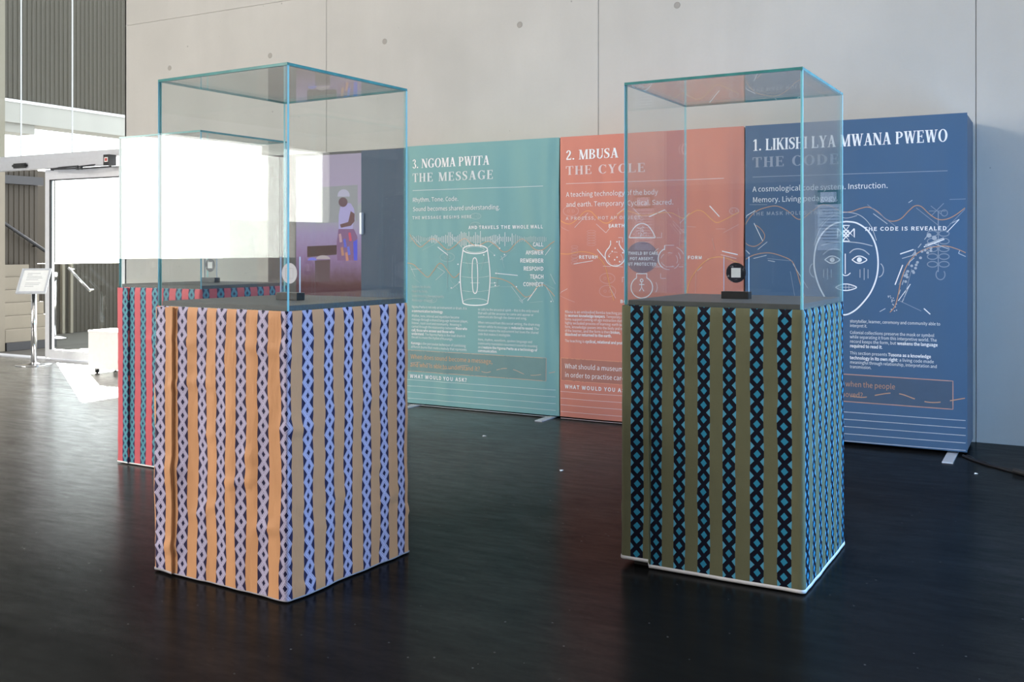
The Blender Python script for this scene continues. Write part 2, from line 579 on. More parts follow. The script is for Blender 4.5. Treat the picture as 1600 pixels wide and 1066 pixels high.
HP, HT = 1.033, 1.916     # top of the pedestal, top of the glass
def perimeter(a, r, step):
    """points (x, y, nx, ny, u) round a square of side a with rounded corners; u = 0 at the front left corner"""
    pts = []
    h = a / 2
    sides = [((-h, -h), (1, 0), (0, -1)), ((h, -h), (0, 1), (1, 0)), ((h, h), (-1, 0), (0, 1)), ((-h, h), (0, -1), (-1, 0))]
    for i, (p, d, nrm) in enumerate(sides):
        n = int((a - 2 * r) / step)
        for k in range(n + 1):
            s = r + (a - 2 * r) * k / n
            pts.append((p[0] + d[0] * s, p[1] + d[1] * s, nrm[0], nrm[1], i * a + s))
        nn = sides[(i + 1) % 4][2]
        cx, cy = p[0] + d[0] * (a - r) - nrm[0] * r, p[1] + d[1] * (a - r) - nrm[1] * r
        for k in range(1, 4):
            t = k / 4 * math.pi / 2
            nx, ny = nrm[0] * math.cos(t) + nn[0] * math.sin(t), nrm[1] * math.cos(t) + nn[1] * math.sin(t)
            pts.append((cx + nx * r, cy + ny * r, nx, ny, i * a + a - r + 2 * r * k / 4))
    return pts

def folds(u, z, seed, k):
    v = noise.noise(Vector((u * 4.5, z * .9, seed))) * .010 + noise.noise(Vector((u * 13, z * 1.6 + u * 3, seed + 9))) * .0045
    v += noise.noise(Vector((u * 9 + z * 5, z * 7 - u * 4, seed + 4))) * .003
    v += max(0, noise.noise(Vector((u * 5, z * 14, seed + 20))) - .32) * .02
    low = math.exp(-z / .16)
    v += low * (.003 + noise.noise(Vector((u * 7, seed, 3))) * .005)
    top = math.exp(-(HP - z) / .10)
    v = v * (1 - .75 * top)
    return v * k

def sheet(name, mat, parent, a, pts_u, bands, period, seed, k, off, z0, z1, clip=None, hem=None, hem_mat='hem', zb=None):
    per = perimeter(a, .008, .011)
    if clip:
        # a flap: from round the left corner to the seam on the front face
        base = [p for p in per if p[4] <= clip[1]]
        back = [p for p in per if p[4] >= 4 * a + clip[0]]
        per = [(x, y, nx, ny, u - 4 * a) for x, y, nx, ny, u in back] + base
        per.sort(key=lambda p: p[4])
        seam = clip[1]
        per.append((-a / 2 + seam, -a / 2, 0, -1, seam))
    nz = 56
    vs, uvs, fs, hm = [], [], [], []
    rows = nz + 1
    for x, y, nx, ny, u in per:
        lo = z0 + (zb(u if u >= 0 else u + 4 * a) if zb else 0)
        for j in range(rows):
            z = lo + (z1 - lo) * j / nz
            d = off + max(-.002, folds(u, z, seed, k) + .004)
            if clip:
                d += .002 * max(0, 1 - abs(u - clip[1]) / .03)
            elif j == nz:
                d = off
            vs.append((x + nx * d, y + ny * d, z))
            uvs.append((interp(u, bands), z / period + .002 * math.sin(u * 20)))
    m = len(per)
    for i in range(m if not clip else m - 1):
        i2 = (i + 1) % m
        for j in range(nz):
            fs.append((i * rows + j, i2 * rows + j, i2 * rows + j + 1, i * rows + j + 1))
    # close the UV seam at the far left corner: the last column repeats the first one's position
    if not clip:
        b = len(vs)
        for j in range(rows):
            vs.append(vs[j])
            uvs.append((interp(4 * a, bands), uvs[j][1]))
        fs = [tuple((b + q if q < rows and (f[0] // rows == m - 1) else q) for q in f) for f in fs]
    if clip:
        # turned edge down the seam so that the cloth has thickness
        b = len(vs)
        i = m - 1
        for j in range(rows):
            x, y, z = vs[i * rows + j]
            vs.append((x - .001, y + .009, z))
            uvs.append(uvs[i * rows + j])
        for j in range(nz):
            fs.append((i * rows + j, b + j, b + j + 1, i * rows + j + 1))
    o = obj(name, vs, fs, mat, parent, uvs=uvs, smooth=True)
    if hem:
        hv, hf = [], []
        for i in range(m):
            x, y, z = vs[i * rows]
            nx, ny = per[i][2], per[i][3]
            hv += [(x + nx * .0015, y + ny * .0015, z + hem), (x + nx * .003, y + ny * .003, z + hem * .5), (x + nx * .003, y + ny * .003, z - .002), (x - nx * .004, y - ny * .004, z - .002)]
        for i in range(m if not clip else m - 1):
            i2 = (i + 1) % m
            for q in range(3):
                hf.append((i * 4 + q + 1, i2 * 4 + q + 1, i2 * 4 + q, i * 4 + q))
        obj('hem', hv, hf, hem_mat, o, smooth=True)
    return o

def glass_panel(parent, x0, x1, y0, y1, z0, z1, axis):
    bm = bmesh.new()
    bm_box(bm, x0, x1, y0, y1, z0, z1)
    bm.normal_update()
    for f in bm.faces:
        f.material_index = 0 if abs(f.normal[axis]) > .5 else 1
    return from_bm('glass_panel', bm, ['glass', 'edge' if axis == 2 else 'edge_lit'], parent)

def display_case(label, near, left_ang, a, mat, bands, flap_bands, seam, period, seed, k, hem, flap_z=0.0, hem_mat='hem'):
    l = Vector((math.cos(R(left_ang)), math.sin(R(left_ang))))
    r = Vector((l.y, -l.x))
    c = Vector(near) + l * a / 2 + r * a / 2
    t = thing('display_case', label, 'display case', (c.x, c.y, 0), R(left_ang - 180), 'fabric covered display cases')
    h = a / 2
    box('pedestal', -h + .03, h - .03, -h + .03, h - .03, 0, HP - .002, 'pedestal', t)
    sheet('fabric_cover', mat, t, a, None, bands, period, seed, k, .0, .008, HP, hem=hem, hem_mat=hem_mat, zb=(lambda u: .05 if (u < seam - .004 or u > 4 * a - .2) else 0) if flap_z else None)
    sheet('fabric_flap', mat, t, a, None, flap_bands, period, seed, k, .007, .010 + flap_z, HP - .003, clip=(-.25, seam), hem=max(hem, .006), hem_mat=hem_mat)
    g = .010
    box('base_board', -h + g + .001, h - g - .001, -h + g + .001, h - g - .001, HP, HP + .019, 'board', t, .002)
    z0, zt = HP + .0005, HT - g
    glass_panel(t, -h, h, -h, -h + g, z0, zt, 1)
    glass_panel(t, -h, h, h - g, h, z0, zt, 1)
    glass_panel(t, -h, -h + g, -h + g, h - g, z0, zt, 0)
    glass_panel(t, h - g, h, -h + g, h - g, z0, zt, 0)
    glass_panel(t, -h, h, -h, h, zt, HT, 2)
    return t, c

ORANGE = wax_print('orange lattice print', (.66, .345, .175), (.028, .022, .070), (.54, .50, .70), (.016, .014, .055), .68, .36, ((.20, .18, .30), .55))
OLIVE = wax_print('olive lattice print', (.145, .150, .090), (.09, .36, .56), (.004, .005, .016), (.03, .26, .44), .98, .44, None, .05)
RED = wax_print('red lattice print', (.60, .125, .15), (.035, .035, .10), (.10, .34, .43), (.02, .025, .09), .72, .36, ((.03, .10, .16), .75), .07)

def bandlist(front, right, a, n0):
    """band centres measured on the front (from the near corner leftward) and right face, as (u, whole number)"""
    us = sorted([a - s for s in front] + [a + s for s in right])
    return [(u, n0 + i) for i, u in enumerate(us)]
A1, A2, A3 = .69, .70, .68
case_l, cl = display_case('orange striped fabric covered display case with glass hood, nearest the viewer', (-1.905, -4.425), 177, A1, ORANGE,
    bandlist([.005, .117, .227, .332, .435, .542], [.103, .213, .32, .424, .533, .64], A1, 1), [(.033, 0), (.14, 1)], .104, .0515, 3.1, 1.0, .0025, hem_mat='hem_grey')
case_r, cr = display_case('olive striped fabric covered display case with blue diamonds and glass hood', (-.326, -3.458), 179, A2, OLIVE,
    bandlist([.066, .166, .273, .371, .470, .564], [.048, .149, .256, .364, .469, .566, .672], A2, 1), [(.059, 0), (.162, 1)], .108, .055, 8.3, .45, .011, .020)
case_m, cm = display_case('red striped fabric covered display case with teal lattice, standing behind the orange one', (-3.677, -3.131), 178.3, A3, RED,
    bandlist([.067, .167, .27, .367, .469, .561], [.04, .146, .249, .35, .454, .553, .653], A3, 1), [(.07, 0), (.172, 1)], .095, .050, 5.7, .5, .006)

# ------------------------------------------------------------------ acrylic stands with round discs
def disc_mat():
    t = NT('black marbled disc print')
    f = t.noise(t.coord(), 45, 4, .7)
    t.put(t.b.inputs['Base Color'], t.ramp(f, [(.0, (.008, .01, .02)), (.58, (.012, .014, .025)), (.68, (.35, .36, .40)), (.8, (.55, .55, .58))]))
    t.b.inputs['Roughness'].default_value = .3
    return t.m
MAT['disc'] = disc_mat()
MAT['disc_back'] = plain('grey white disc back', (.62, .62, .70), .5)
def disc(name, r, y, z, mat, parent, th=.001, n=40):
    bm = bmesh.new()
    bm_rod(bm, (0, y - th / 2, z), (0, y + th / 2, z), r, n)
    return from_bm(name, bm, mat, parent)
def stand(label, loc, rz, back):
    t = thing('acrylic_stand', label, 'display stand', loc, rz, 'acrylic disc stands')
    box('base_block', -.057, .057, -.022, .022, 0, .030, 'black', t, .0015)
    bm = bmesh.new()
    bm_box(bm, -.052, .052, -.004, .004, .022, .172)
    bm.normal_update()
    for f in bm.faces:
        f.material_index = 0 if abs(f.normal[1]) > .5 else 1
    from_bm('acrylic_plate', bm, ['acrylic', 'bright_edge'], t)
    d = disc('round_disc', .041, -.0045 if not back else .0045, .106, 'disc' if not back else 'disc_back', t)
    if not back:
        box('blank_square', -.0195, .0195, -.0056, -.005, .0865, .1255, 'print_white', d)
    else:
        d['label'] = 'plain pale back of the disc'
        y = .0048
        for x0, x1, z0, z1 in ((-.02, .02, .0855, .0865), (-.02, .02, .1255, .1265), (-.0205, -.0195, .086, .126), (.0195, .0205, .086, .126)):
            box('square_outline', x0, x1, y, y + .0006, z0, z1, 'ink', d)
    return t
ZB = HP + .019
stand('clear acrylic stand with black marbled disc, in the olive striped case', (-.665, -3.13, ZB), R(-1), False)
stand('clear acrylic stand with pale disc back, in the orange striped case', (-2.19, -4.085, ZB), R(-3 + 180), True)
stand('clear acrylic stand with small dark disc, in the red striped case', (-4.08, -2.66, ZB), R(-1.7), False)

# ------------------------------------------------------------------ banner walls
F_ = Vector((-math.sin(YAW), math.cos(YAW)))
R_ = Vector((math.cos(YAW), math.sin(YAW)))
BY = -.50
def bp(x, y):
    """photo measurement -> (X, Z) on the banner plane Y = BY"""
    l = (x - 800) / 1556
    d = F_ + l * R_
    t = (BY - CAM.y) / d.y
    return CAM.x + t * d.x, CAM.z + (391 - y) / 1556 * t

BANNERS = {'teal': (-4.130, -2.752), 'orange': (-2.744, -1.370), 'blue': (-1.362, 0.0)}
BH = 2.085
def bulge(X, Z):
    """how far the stretched cloth stands off the plane"""
    key = 0 if X < -2.748 else (1 if X < -1.366 else 2)
    x0, x1 = list(BANNERS.values())[key]
    s = (X - x0) / (x1 - x0)
    e = min(s, 1 - s)
    amp = (2.2, 1.9, .7)[key]
    v = noise.noise(Vector((X * 3.0 + Z * .5, Z * .55, 11 + key))) * .011
    v += noise.noise(Vector((X * 9 + Z * .8, Z * .8, 31 + key))) * .0045
    v += math.exp(-e * (x1 - x0) / .07) * noise.noise(Vector((X * 16, Z * 1.3, 51))) * .010
    d = math.exp(-(BH - Z) / .12) + math.exp(-max(Z, 0) / .10)
    v *= (1 - .6 * min(1, d)) * amp
    return v + .004 + .010 * min(1, e / .08) * (1 - min(1, d) * .8)

PRINT_OFF = .0022
class Ink:
    """flat print on a banner: geometry gathered in banner coordinates, then laid on the cloth"""
    def __init__(s):
        s.v, s.f = [], []
    def poly(s, pts):
        b = len(s.v)
        s.v += pts
        s.f.append(tuple(range(b, b + len(pts))))
    def quad(s, a, b, c, d, n=60):
        """filled panel, cut into a grid so that it follows the cloth"""
        A, B_, C_, D_ = map(Vector, (a, b, c, d))
        o = len(s.v)
        for i in range(n + 1):
            p, q = A.lerp(B_, i / n), D_.lerp(C_, i / n)
            s.v += [tuple(p.lerp(q, k / 5)) for k in range(6)]
        for i in range(n):
            for k in range(5):
                s.f.append((o + i * 6 + k, o + i * 6 + k + 1, o + i * 6 + k + 7, o + i * 6 + k + 6))
    def line(s, pts, w, closed=False, dash=None):
        """ribbon through (X, Z) points"""
        P = [Vector(p) for p in pts]
        if closed:
            P.append(P[0])
        Q = [P[0]]
        for a, b in zip(P, P[1:]):
            n = max(1, int((b - a).length / .03))
            for k in range(1, n + 1):
                Q.append(a.lerp(b, k / n))
        if dash:
            run, on, cur = 0, True, [Q[0]]
            for a, b in zip(Q, Q[1:]):
                run += (b - a).length
                if on:
                    cur.append(b)
                if run > (dash[0] if on else dash[1]):
                    if on and len(cur) > 1:
                        s._rib(cur, w)
                    on = not on
                    run = 0
                    cur = [b]
            if on and len(cur) > 1:
                s._rib(cur, w)
        else:
            s._rib(Q, w)
    def _rib(s, Q, w):
        b = len(s.v)
        for i, p in enumerate(Q):
            d = (Q[min(i + 1, len(Q) - 1)] - Q[max(i - 1, 0)])
            if d.length < 1e-9:
                d = Vector((1, 0))
            d.normalize()
            n = Vector((-d.y, d.x)) * w / 2
            s.v += [tuple(p + n), tuple(p - n)]
        for i in range(len(Q) - 1):
            s.f.append((b + 2 * i, b + 2 * i + 1, b + 2 * i + 3, b + 2 * i + 2))
    def dot(s, c, r, n=14):
        s.poly([(c[0] + r * math.cos(2 * math.pi * k / n), c[1] + r * math.sin(2 * math.pi * k / n)) for k in range(n)])
    def make(s, name, mat, parent):
        if not s.v:
            return None
        off = PRINT_OFF + {'question_box': -.0006 if 'dark box' in MAT[mat].name else -.0005, 'circle_print': -.001, 'title_text': .0006, 'subtitle_text': .0006}.get(name, .0005 if 'text' in name else (-.0003 if 'faint' in name else 0))
        x0, x1 = BANNERS[next(k for k in BANNERS if mat.startswith(k))]
        P = [(min(max(x, x0 + .005), x1 - .005), z) for x, z in s.v]
        vs = [(x, BY - bulge(x, z) - off, z) for x, z in P]
        o = obj(name, vs, s.f, mat, parent)
        o['kind'] = 'stuff'      # flat print: letters and lines too small to pick apart
        return o

# -------- sans lettering from Blender's own font
try:
    FONT = bpy.data.fonts.load(os.path.join(bpy.utils.system_resource('DATAFILES'), 'fonts', 'Noto Sans CJK Regular.woff2'))
except Exception:
    FONT = None
_glyphs = {}
def sans(txt, bold=False, space=1.0):
    """outline of one run: (verts, faces, width) with cap height .727"""
    key = (txt, bold, space)
    if key in _glyphs:
        return _glyphs[key]
    c = bpy.data.curves.new('lettering', 'FONT')
    if FONT:
        c.font = FONT
    c.body = txt
    c.space_character = space
    c.resolution_u = 2
    c.fill_mode = 'FRONT'
    if bold:
        c.offset = .011
    o = bpy.data.objects.new('lettering', c)
    me = bpy.data.meshes.new_from_object(o)
    vs = [(v.co.x, v.co.y) for v in me.vertices]
    fs = [tuple(p.vertices) for p in me.polygons]
    bpy.data.objects.remove(o)
    bpy.data.meshes.remove(me)
    bpy.data.curves.remove(c)
    w = max([v[0] for v in vs] or [0])
    if 'cap' not in _glyphs:
        _glyphs['cap'] = .727
        if txt != 'H':
            del _glyphs['cap']
            hv = sans('H')[0]
            _glyphs['cap'] = max(v[1] for v in hv)
    _glyphs[key] = (vs, fs, w)
    return _glyphs[key]

def put_runs(ink, runs, X, Z, cap, width=None, space=1.0, right=False, center=False):
    """runs = [(text, bold)] on one baseline; width in metres fits the line"""
    parts, x = [], 0
    for txt, bold in runs:
        lead = len(txt) - len(txt.lstrip())
        tail = len(txt) - len(txt.rstrip())
        vs, fs, w = sans(txt.strip(), bold, space)
        x += lead * .36 * _glyphs.get('cap', .7)
        parts.append((vs, fs, x))
        x += w + tail * .36 * _glyphs['cap']
    total = x
    sz = cap / _glyphs['cap']
    sx = width / total if width else sz * .93
    if right:
        X -= total * sx
    if center:
        X -= total * sx / 2
    for vs, fs, ox in parts:
        b = len(ink.v)
        ink.v += [(X + (ox + vx) * sx, Z + vy * sz) for vx, vy in vs]
        ink.f += [tuple(b + q for q in f) for f in fs]

def text(ink, txt, x0, y0, x1=None, cap_px=6, bold=False, space=1.0, right=False, center=False):
    X, Z = bp(x0, y0)
    k = bp(x0, y0 - cap_px)[1] - Z
    w = None
    if x1 is not None:
        w = bp(x1, y0)[0] - X
    runs = txt if isinstance(txt, list) else [(txt, bold)]
    put_runs(ink, runs, X, Z, k, w, space, right, center)

# -------- serif capitals, drawn stroke by stroke
def serif(ch):
    """polygons for one capital in a box 0..w x 0..1"""
    P = []
    T, t, sh, sw = .165, .062, .05, .055
    def rect(x0, x1, y0, y1):
        P.append([(x0, y0), (x1, y0), (x1, y1), (x0, y1)])
    def stem(x, w=T, top=True, bot=True):
        rect(x, x + w, 0, 1)
        if bot: rect(x - sw, x + w + sw, 0, sh)
        if top: rect(x - sw, x + w + sw, 1 - sh, 1)
    def diag(xa, ya, xb, yb, w):
        P.append([(xa - w / 2, ya), (xa + w / 2, ya), (xb + w / 2, yb), (xb - w / 2, yb)])
    def ring(cx, cy, rx, ry, a0, a1, wx, wy, n=22):
        A = [R(a0 + (a1 - a0) * k / n) for k in range(n + 1)]
        for p, q in zip(A, A[1:]):
            P.append([(cx + rx * math.cos(p), cy + ry * math.sin(p)), (cx + rx * math.cos(q), cy + ry * math.sin(q)),
                      (cx + (rx - wx) * math.cos(q), cy + (ry - wy) * math.sin(q)), (cx + (rx - wx) * math.cos(p), cy + (ry - wy) * math.sin(p))])
    def spine(pts):
        """pts: (x, y, width) smooth ribbon"""
        L = []
        n = len(pts)
        for i in range(n - 1):
            p0, p1, p2, p3 = pts[max(i - 1, 0)], pts[i], pts[i + 1], pts[min(i + 2, n - 1)]
            for k in range(6):
                s = k / 6
                L.append([.5 * (2 * p1[j] + (p2[j] - p0[j]) * s + (2 * p0[j] - 5 * p1[j] + 4 * p2[j] - p3[j]) * s * s + (3 * p1[j] - p0[j] - 3 * p2[j] + p3[j]) * s ** 3) for j in range(3)])
        L.append(list(pts[-1]))
        E = []
        for i, p in enumerate(L):
            a, b = L[max(i - 1, 0)], L[min(i + 1, len(L) - 1)]
            d = Vector((b[0] - a[0], b[1] - a[1]))
            d.normalize()
            E.append(((p[0] - d.y * p[2] / 2, p[1] + d.x * p[2] / 2), (p[0] + d.y * p[2] / 2, p[1] - d.x * p[2] / 2)))
        for (a, b), (c, d) in zip(E, E[1:]):
            P.append([a, b, d, c])
    w = .6
    if ch == 'I':
        stem(sw); w = T + 2 * sw
    elif ch == 'L':
        stem(sw); rect(sw, .56, 0, t); rect(.50, .56, 0, .27); w = .57
    elif ch == 'H':
        stem(sw); stem(.44); rect(sw + T, .44, .48, .48 + t); w = .44 + T + sw
    elif ch == 'E':
        stem(sw); rect(sw, .53, 0, t); rect(sw, .52, 1 - t, 1); rect(sw, .42, .49, .49 + t)
        rect(.48, .54, 0, .25); rect(.465, .52, .77, 1); rect(.37, .42, .39, .65); w = .56
    elif ch == 'T':
        stem(.23, top=False); rect(.0, .625, 1 - t, 1); rect(0, .055, .73, 1); rect(.57, .625, .73, 1); w = .625
    elif ch == 'N':
        rect(.075, .075 + t, 0, 1); rect(.0, .2, 0, sh); rect(-.01, .2, 1 - sh, 1); rect(.56, .56 + t, 0, 1); rect(.49, .69, 1 - sh, 1)
        diag(.135, 1, .57, 0, .2); w = .68
    elif ch == 'M':
        rect(.08, .08 + t, 0, 1); rect(0, .21, 0, sh); rect(0, .2, 1 - sh, 1); rect(.64, .64 + T, 0, 1); rect(.59, .86, 0, sh); rect(.66, .86, 1 - sh, 1)
        diag(.15, 1, .40, 0, .18); diag(.66, 1, .40, 0, .075); w = .86
    elif ch == 'A':
        diag(.33, 1, .12, 0, .07); diag(.34, 1, .56, 0, .18); rect(.17, .48, .29, .29 + t); rect(.0, .23, 0, sh); rect(.42, .69, 0, sh); w = .68
    elif ch == 'W':
        diag(.15, 1, .31, 0, .165); diag(.49, 1, .31, 0, .07); diag(.49, 1, .68, 0, .165); diag(.86, 1, .68, 0, .07)
        rect(.02, .3, 1 - sh, 1); rect(.36, .6, 1 - sh, 1); rect(.76, .97, 1 - sh, 1); w = .96
    elif ch == 'Y':
        diag(.14, 1, .34, .42, .17); diag(.56, 1, .35, .42, .07); rect(.26, .26 + T, 0, .46); rect(.19, .5, 0, sh); rect(.02, .29, 1 - sh, 1); rect(.45, .66, 1 - sh, 1); w = .66
    elif ch == 'K':
        stem(sw); diag(.55, 1, .2, .44, .07); diag(.29, .62, .58, 0, .19); rect(.44, .66, 1 - sh, 1); rect(.44, .70, 0, sh); w = .69
    elif ch == 'P':
        stem(sw); ring(.28, .735, .29, .265, 90, -90, .16, t); rect(sw, .29, 1 - t, 1); rect(sw, .29, .47, .47 + t); w = .58
    elif ch == 'B':
        stem(sw); ring(.28, .76, .25, .24, 90, -90, .155, t); ring(.28, .265, .30, .265, 90, -90, .17, t)
        rect(sw, .29, 1 - t, 1); rect(sw, .29, .48, .48 + t); rect(sw, .29, 0, t); w = .60
    elif ch == 'D':
        stem(sw); ring(.25, .5, .41, .5, 90, -90, .17, t); rect(sw, .26, 1 - t, 1); rect(sw, .26, 0, t); w = .68
    elif ch == 'O':
        ring(.35, .5, .34, .515, 0, 360, .165, .055, 36); w = .70
    elif ch == 'C':
        ring(.36, .5, .34, .515, 48, 312, .17, .055, 30); rect(.555, .61, .70, .99); rect(.555, .60, .10, .24); w = .63
    elif ch == 'G':
        ring(.36, .5, .34, .515, 48, 300, .17, .055, 30); rect(.56, .615, .70, .99); rect(.48, .48 + T, .05, .43); rect(.42, .70, .43 - sh, .43); w = .70
    elif ch == 'S':
        spine([(.47, .80, .05), (.40, .94, .06), (.24, .955, .075), (.11, .84, .13), (.14, .66, .16), (.28, .53, .19), (.42, .40, .17), (.44, .18, .13), (.30, .045, .075), (.14, .05, .06), (.06, .22, .05)])
        rect(.44, .49, .71, .99); rect(.035, .085, .02, .32); w = .54
    elif ch == 'U':
        rect(sw, sw + T, .3, 1); rect(0, sw * 2 + T, 1 - sh, 1); rect(.50, .50 + t, .3, 1); rect(.43, .63, 1 - sh, 1)
        ring(.31, .32, .255, .335, 180, 360, .13, .09); w = .62
    elif ch == '1':
        rect(.20, .20 + T, 0, 1); rect(.08, .47, 0, sh); P.append([(.06, .84), (.06, .79), (.20, .86), (.20, 1)]); w = .52
    elif ch == '2':
        spine([(.08, .74, .13), (.16, .93, .09), (.30, .95, .09), (.40, .80, .16), (.36, .58, .16), (.20, .33, .12), (.08, .10, .12)])
        rect(.05, .50, 0, .13); rect(.46, .5, 0, .24); w = .54
    elif ch == '3':
        spine([(.07, .80, .10), (.16, .94, .08), (.30, .94, .09), (.37, .78, .14), (.31, .60, .09), (.19, .53, .06)])
        spine([(.19, .53, .06), (.33, .47, .09), (.41, .28, .16), (.34, .07, .09), (.18, .04, .08), (.05, .18, .12)]); w = .50
    elif ch == '.':
        ring(.12, .085, .09, .085, 0, 360, .0899, .0849, 14); w = .25
    elif ch == ' ':
        w = .26
    return P, w

def serif_text(ink, txt, x0, y0, x1, cap_px, gap=.045):
    X, Z = bp(x0, y0)
    cap = bp(x0, y0 - cap_px)[1] - Z
    items, x = [], 0
    for ch in txt:
        P, w = serif(ch)
        items.append((P, x))
        x += w + gap
    total = x - gap
    sx = (bp(x1, y0)[0] - X) / total
    for P, ox in items:
        for poly in P:
            pts = [(X + (ox + px) * sx, Z + py * cap) for px, py in poly]
            ar = sum(a[0] * b[1] - b[0] * a[1] for a, b in zip(pts, pts[1:] + pts[:1]))
            ink.poly(pts if ar > 0 else pts[::-1])

def ell(cx, cy, rx, ry, a0=0, a1=360, n=36):
    """ellipse arc given in photo measurements on the banner"""
    return [bp(cx + rx * math.cos(R(a0 + (a1 - a0) * k / n)), cy - ry * math.sin(R(a0 + (a1 - a0) * k / n))) for k in range(n + 1)]
def pl(*pts):
    return [bp(*p) for p in pts]
def smooth_pl(pts, n=8):
    out = []
    m = len(pts)
    for i in range(m - 1):
        p0, p1, p2, p3 = pts[max(i - 1, 0)], pts[i], pts[i + 1], pts[min(i + 2, m - 1)]
        for k in range(n):
            s = k / n
            out.append(tuple(.5 * (2 * p1[j] + (p2[j] - p0[j]) * s + (2 * p0[j] - 5 * p1[j] + 4 * p2[j] - p3[j]) * s * s + (3 * p1[j] - p0[j] - 3 * p2[j] + p3[j]) * s ** 3) for j in range(2)))
    out.append(pts[-1])
    return [bp(*p) for p in out]

def tint(name, base, white, f):
    return plain(name, [b * (1 - f) + w_ * f for b, w_ in zip(base, white)], .6, spec=.2)

TEAL = (.165, .340, .345)
CORAL = (.56, .20, .145)
NAVY = (.050, .105, .19)
WHITE = (.80, .80, .81)
def banner(key, label, col, side_foot):
    x0, x1 = BANNERS[key]
    t = thing('fabric_banner', label, 'banner', ((x0 + x1) / 2, BY + .24, 0), 0, 'fabric banner walls')
    lx = t.location.x
    m = fabric(key + ' banner fabric', col)
    nx, nz = 110, 90
    vs, fs = [], []
    zb = .022
    for i in range(nx + 1):
        X = x0 + (x1 - x0) * i / nx
        for j in range(nz + 1):
            Z = zb + (BH - zb) * j / nz
            vs.append((X - t.location.x, BY - bulge(X, Z) - t.location.y, Z))
    W = nz + 1
    for i in range(nx):
        for j in range(nz):
            fs.append((i * W + j, (i + 1) * W + j, (i + 1) * W + j + 1, i * W + j + 1))
    front = obj('fabric_front', vs, fs, m, t, smooth=True)
    # sides, top and bottom hem of the cover over the frame
    h = (x1 - x0) / 2
    bm = bmesh.new()
    bm_box(bm, -h + .001, h - .001, -.235, .225, zb, BH - .003)
    bmesh.ops.bevel(bm, geom=[e for e in bm.edges], offset=.008, segments=2, affect='EDGES')
    from_bm('fabric_side', bm, m, t)
    for sx in (-1, 1):
        if (sx == 1) or key == 'teal':
            x = sx * (h - .085)
            f = box('foot_plate', x - .03, x + .03, -.53 if side_foot else -.42, .12, .0, .008, 'silver', t, .001)
    return t, m
def lay(ink, name, mat, t):
    o = ink.make(name, mat, t)
    if o:
        for v in o.data.vertices:
            v.co -= t.location
    return o
bt, mt = banner('teal', 'teal fabric banner wall headed 3. NGOMA PWITA, with a line drawing of a drum', TEAL, False)
bo, mo = banner('orange', 'orange fabric banner wall headed 2. MBUSA, with pot outlines', CORAL, False)
bb, mb = banner('blue', 'dark blue fabric banner wall headed 1. LIKISHI LYA MWANA PWEWO, with a drawn face', NAVY, True)

for nm, base in (('teal', TEAL), ('orange', CORAL), ('blue', NAVY)):
    MAT[nm + '_w'] = tint(nm + ' strong white print', base, WHITE, .97)
    MAT[nm + '_sub'] = tint(nm + ' pale print', base, WHITE, {'teal': .68, 'orange': .55, 'blue': .28}[nm])
    MAT[nm + '_mid'] = tint(nm + ' medium print', base, WHITE, .55)
    MAT[nm + '_faint'] = tint(nm + ' faint print', base, WHITE, .22)
    MAT[nm + '_orange'] = tint(nm + ' orange print', base, (.72, .36, .16) if nm != 'orange' else (.80, .42, .13), .8 if nm != 'blue' else .62)
    MAT[nm + '_box'] = plain(nm + ' dark box print', [c * .62 + .02 for c in base], .6)
    MAT[nm + '_boxline'] = tint(nm + ' box outline', base, (.72, .36, .22), .55)
class Set:
    def __init__(s):
        s.d = {}
    def __getitem__(s, k):
        return s.d.setdefault(k, Ink())

# ---- teal panel
S = Set()
serif_text(S['title_text', 'w'], '3. NGOMA PWITA', 645, 263.5, 766.3, 14)
serif_text(S['subtitle_text', 'sub'], 'THE MESSAGE', 645, 285, 772.4, 13.5, .12)
S['rule', 'sub'].line(pl((645, 298), (850.4, 291)), .004)
text(S['intro_text', 'w'], 'Rhythm. Tone. Code.', 645, 316, 717, 6.6)
text(S['intro_text', 'w'], 'Sound becomes shared understanding.', 645.5, 330.3, 783, 6.6)
text(S['caption_text', 'sub'], 'THE MESSAGE BEGINS HERE', 645, 342.7, 739, 4.4, True, 1.1)
text(S['caption_text', 'w'], 'AND TRAVELS THE WHOLE WALL', 734, 358.2, 849.8, 5, True, 1.1)
for i, (wd, y) in enumerate((('CALL', 385), ('ANSWER', 397.7), ('REMEMBER', 410.4), ('RESPOND', 423), ('TEACH', 435.4), ('CONNECT', 447.7))):
    text(S['caption_text', 'w'], wd, 850.5, y, None, 6, True, 1.02, right=True)
rnd = random.Random(4)
amps = [4, 3, 3, 4, 5, 6, 5, 4, 3, 3, 2, 3, 4, 6, 5, 7, 6, 3, 3, 5, 5, 7, 6, 11, 11, 8, 4, 4, 6, 8, 12, 10, 11, 10, 5, 12, 4, 4, 6, 11, 7, 6, 13, 3, 3, 4, 4, 4, 5, 6, 7, 7, 5, 8, 3, 4, 11, 4, 4, 3, 9, 6, 8, 6, 5, 4, 3, 4, 3, 3, 4, 5, 4, 5, 4, 3, 4, 4, 4, 4, 3]
for i, a in enumerate(amps):
    x = 641 + i * 3.02 * (845 - 641) / (len(amps) * 3.02) * 1.06
    if x < 865:
        S['sound_wave', 'mid' if (i < 12 or i > 60) else 'w'].line(pl((x, 374 - a), (x, 374 + a)), .0042)
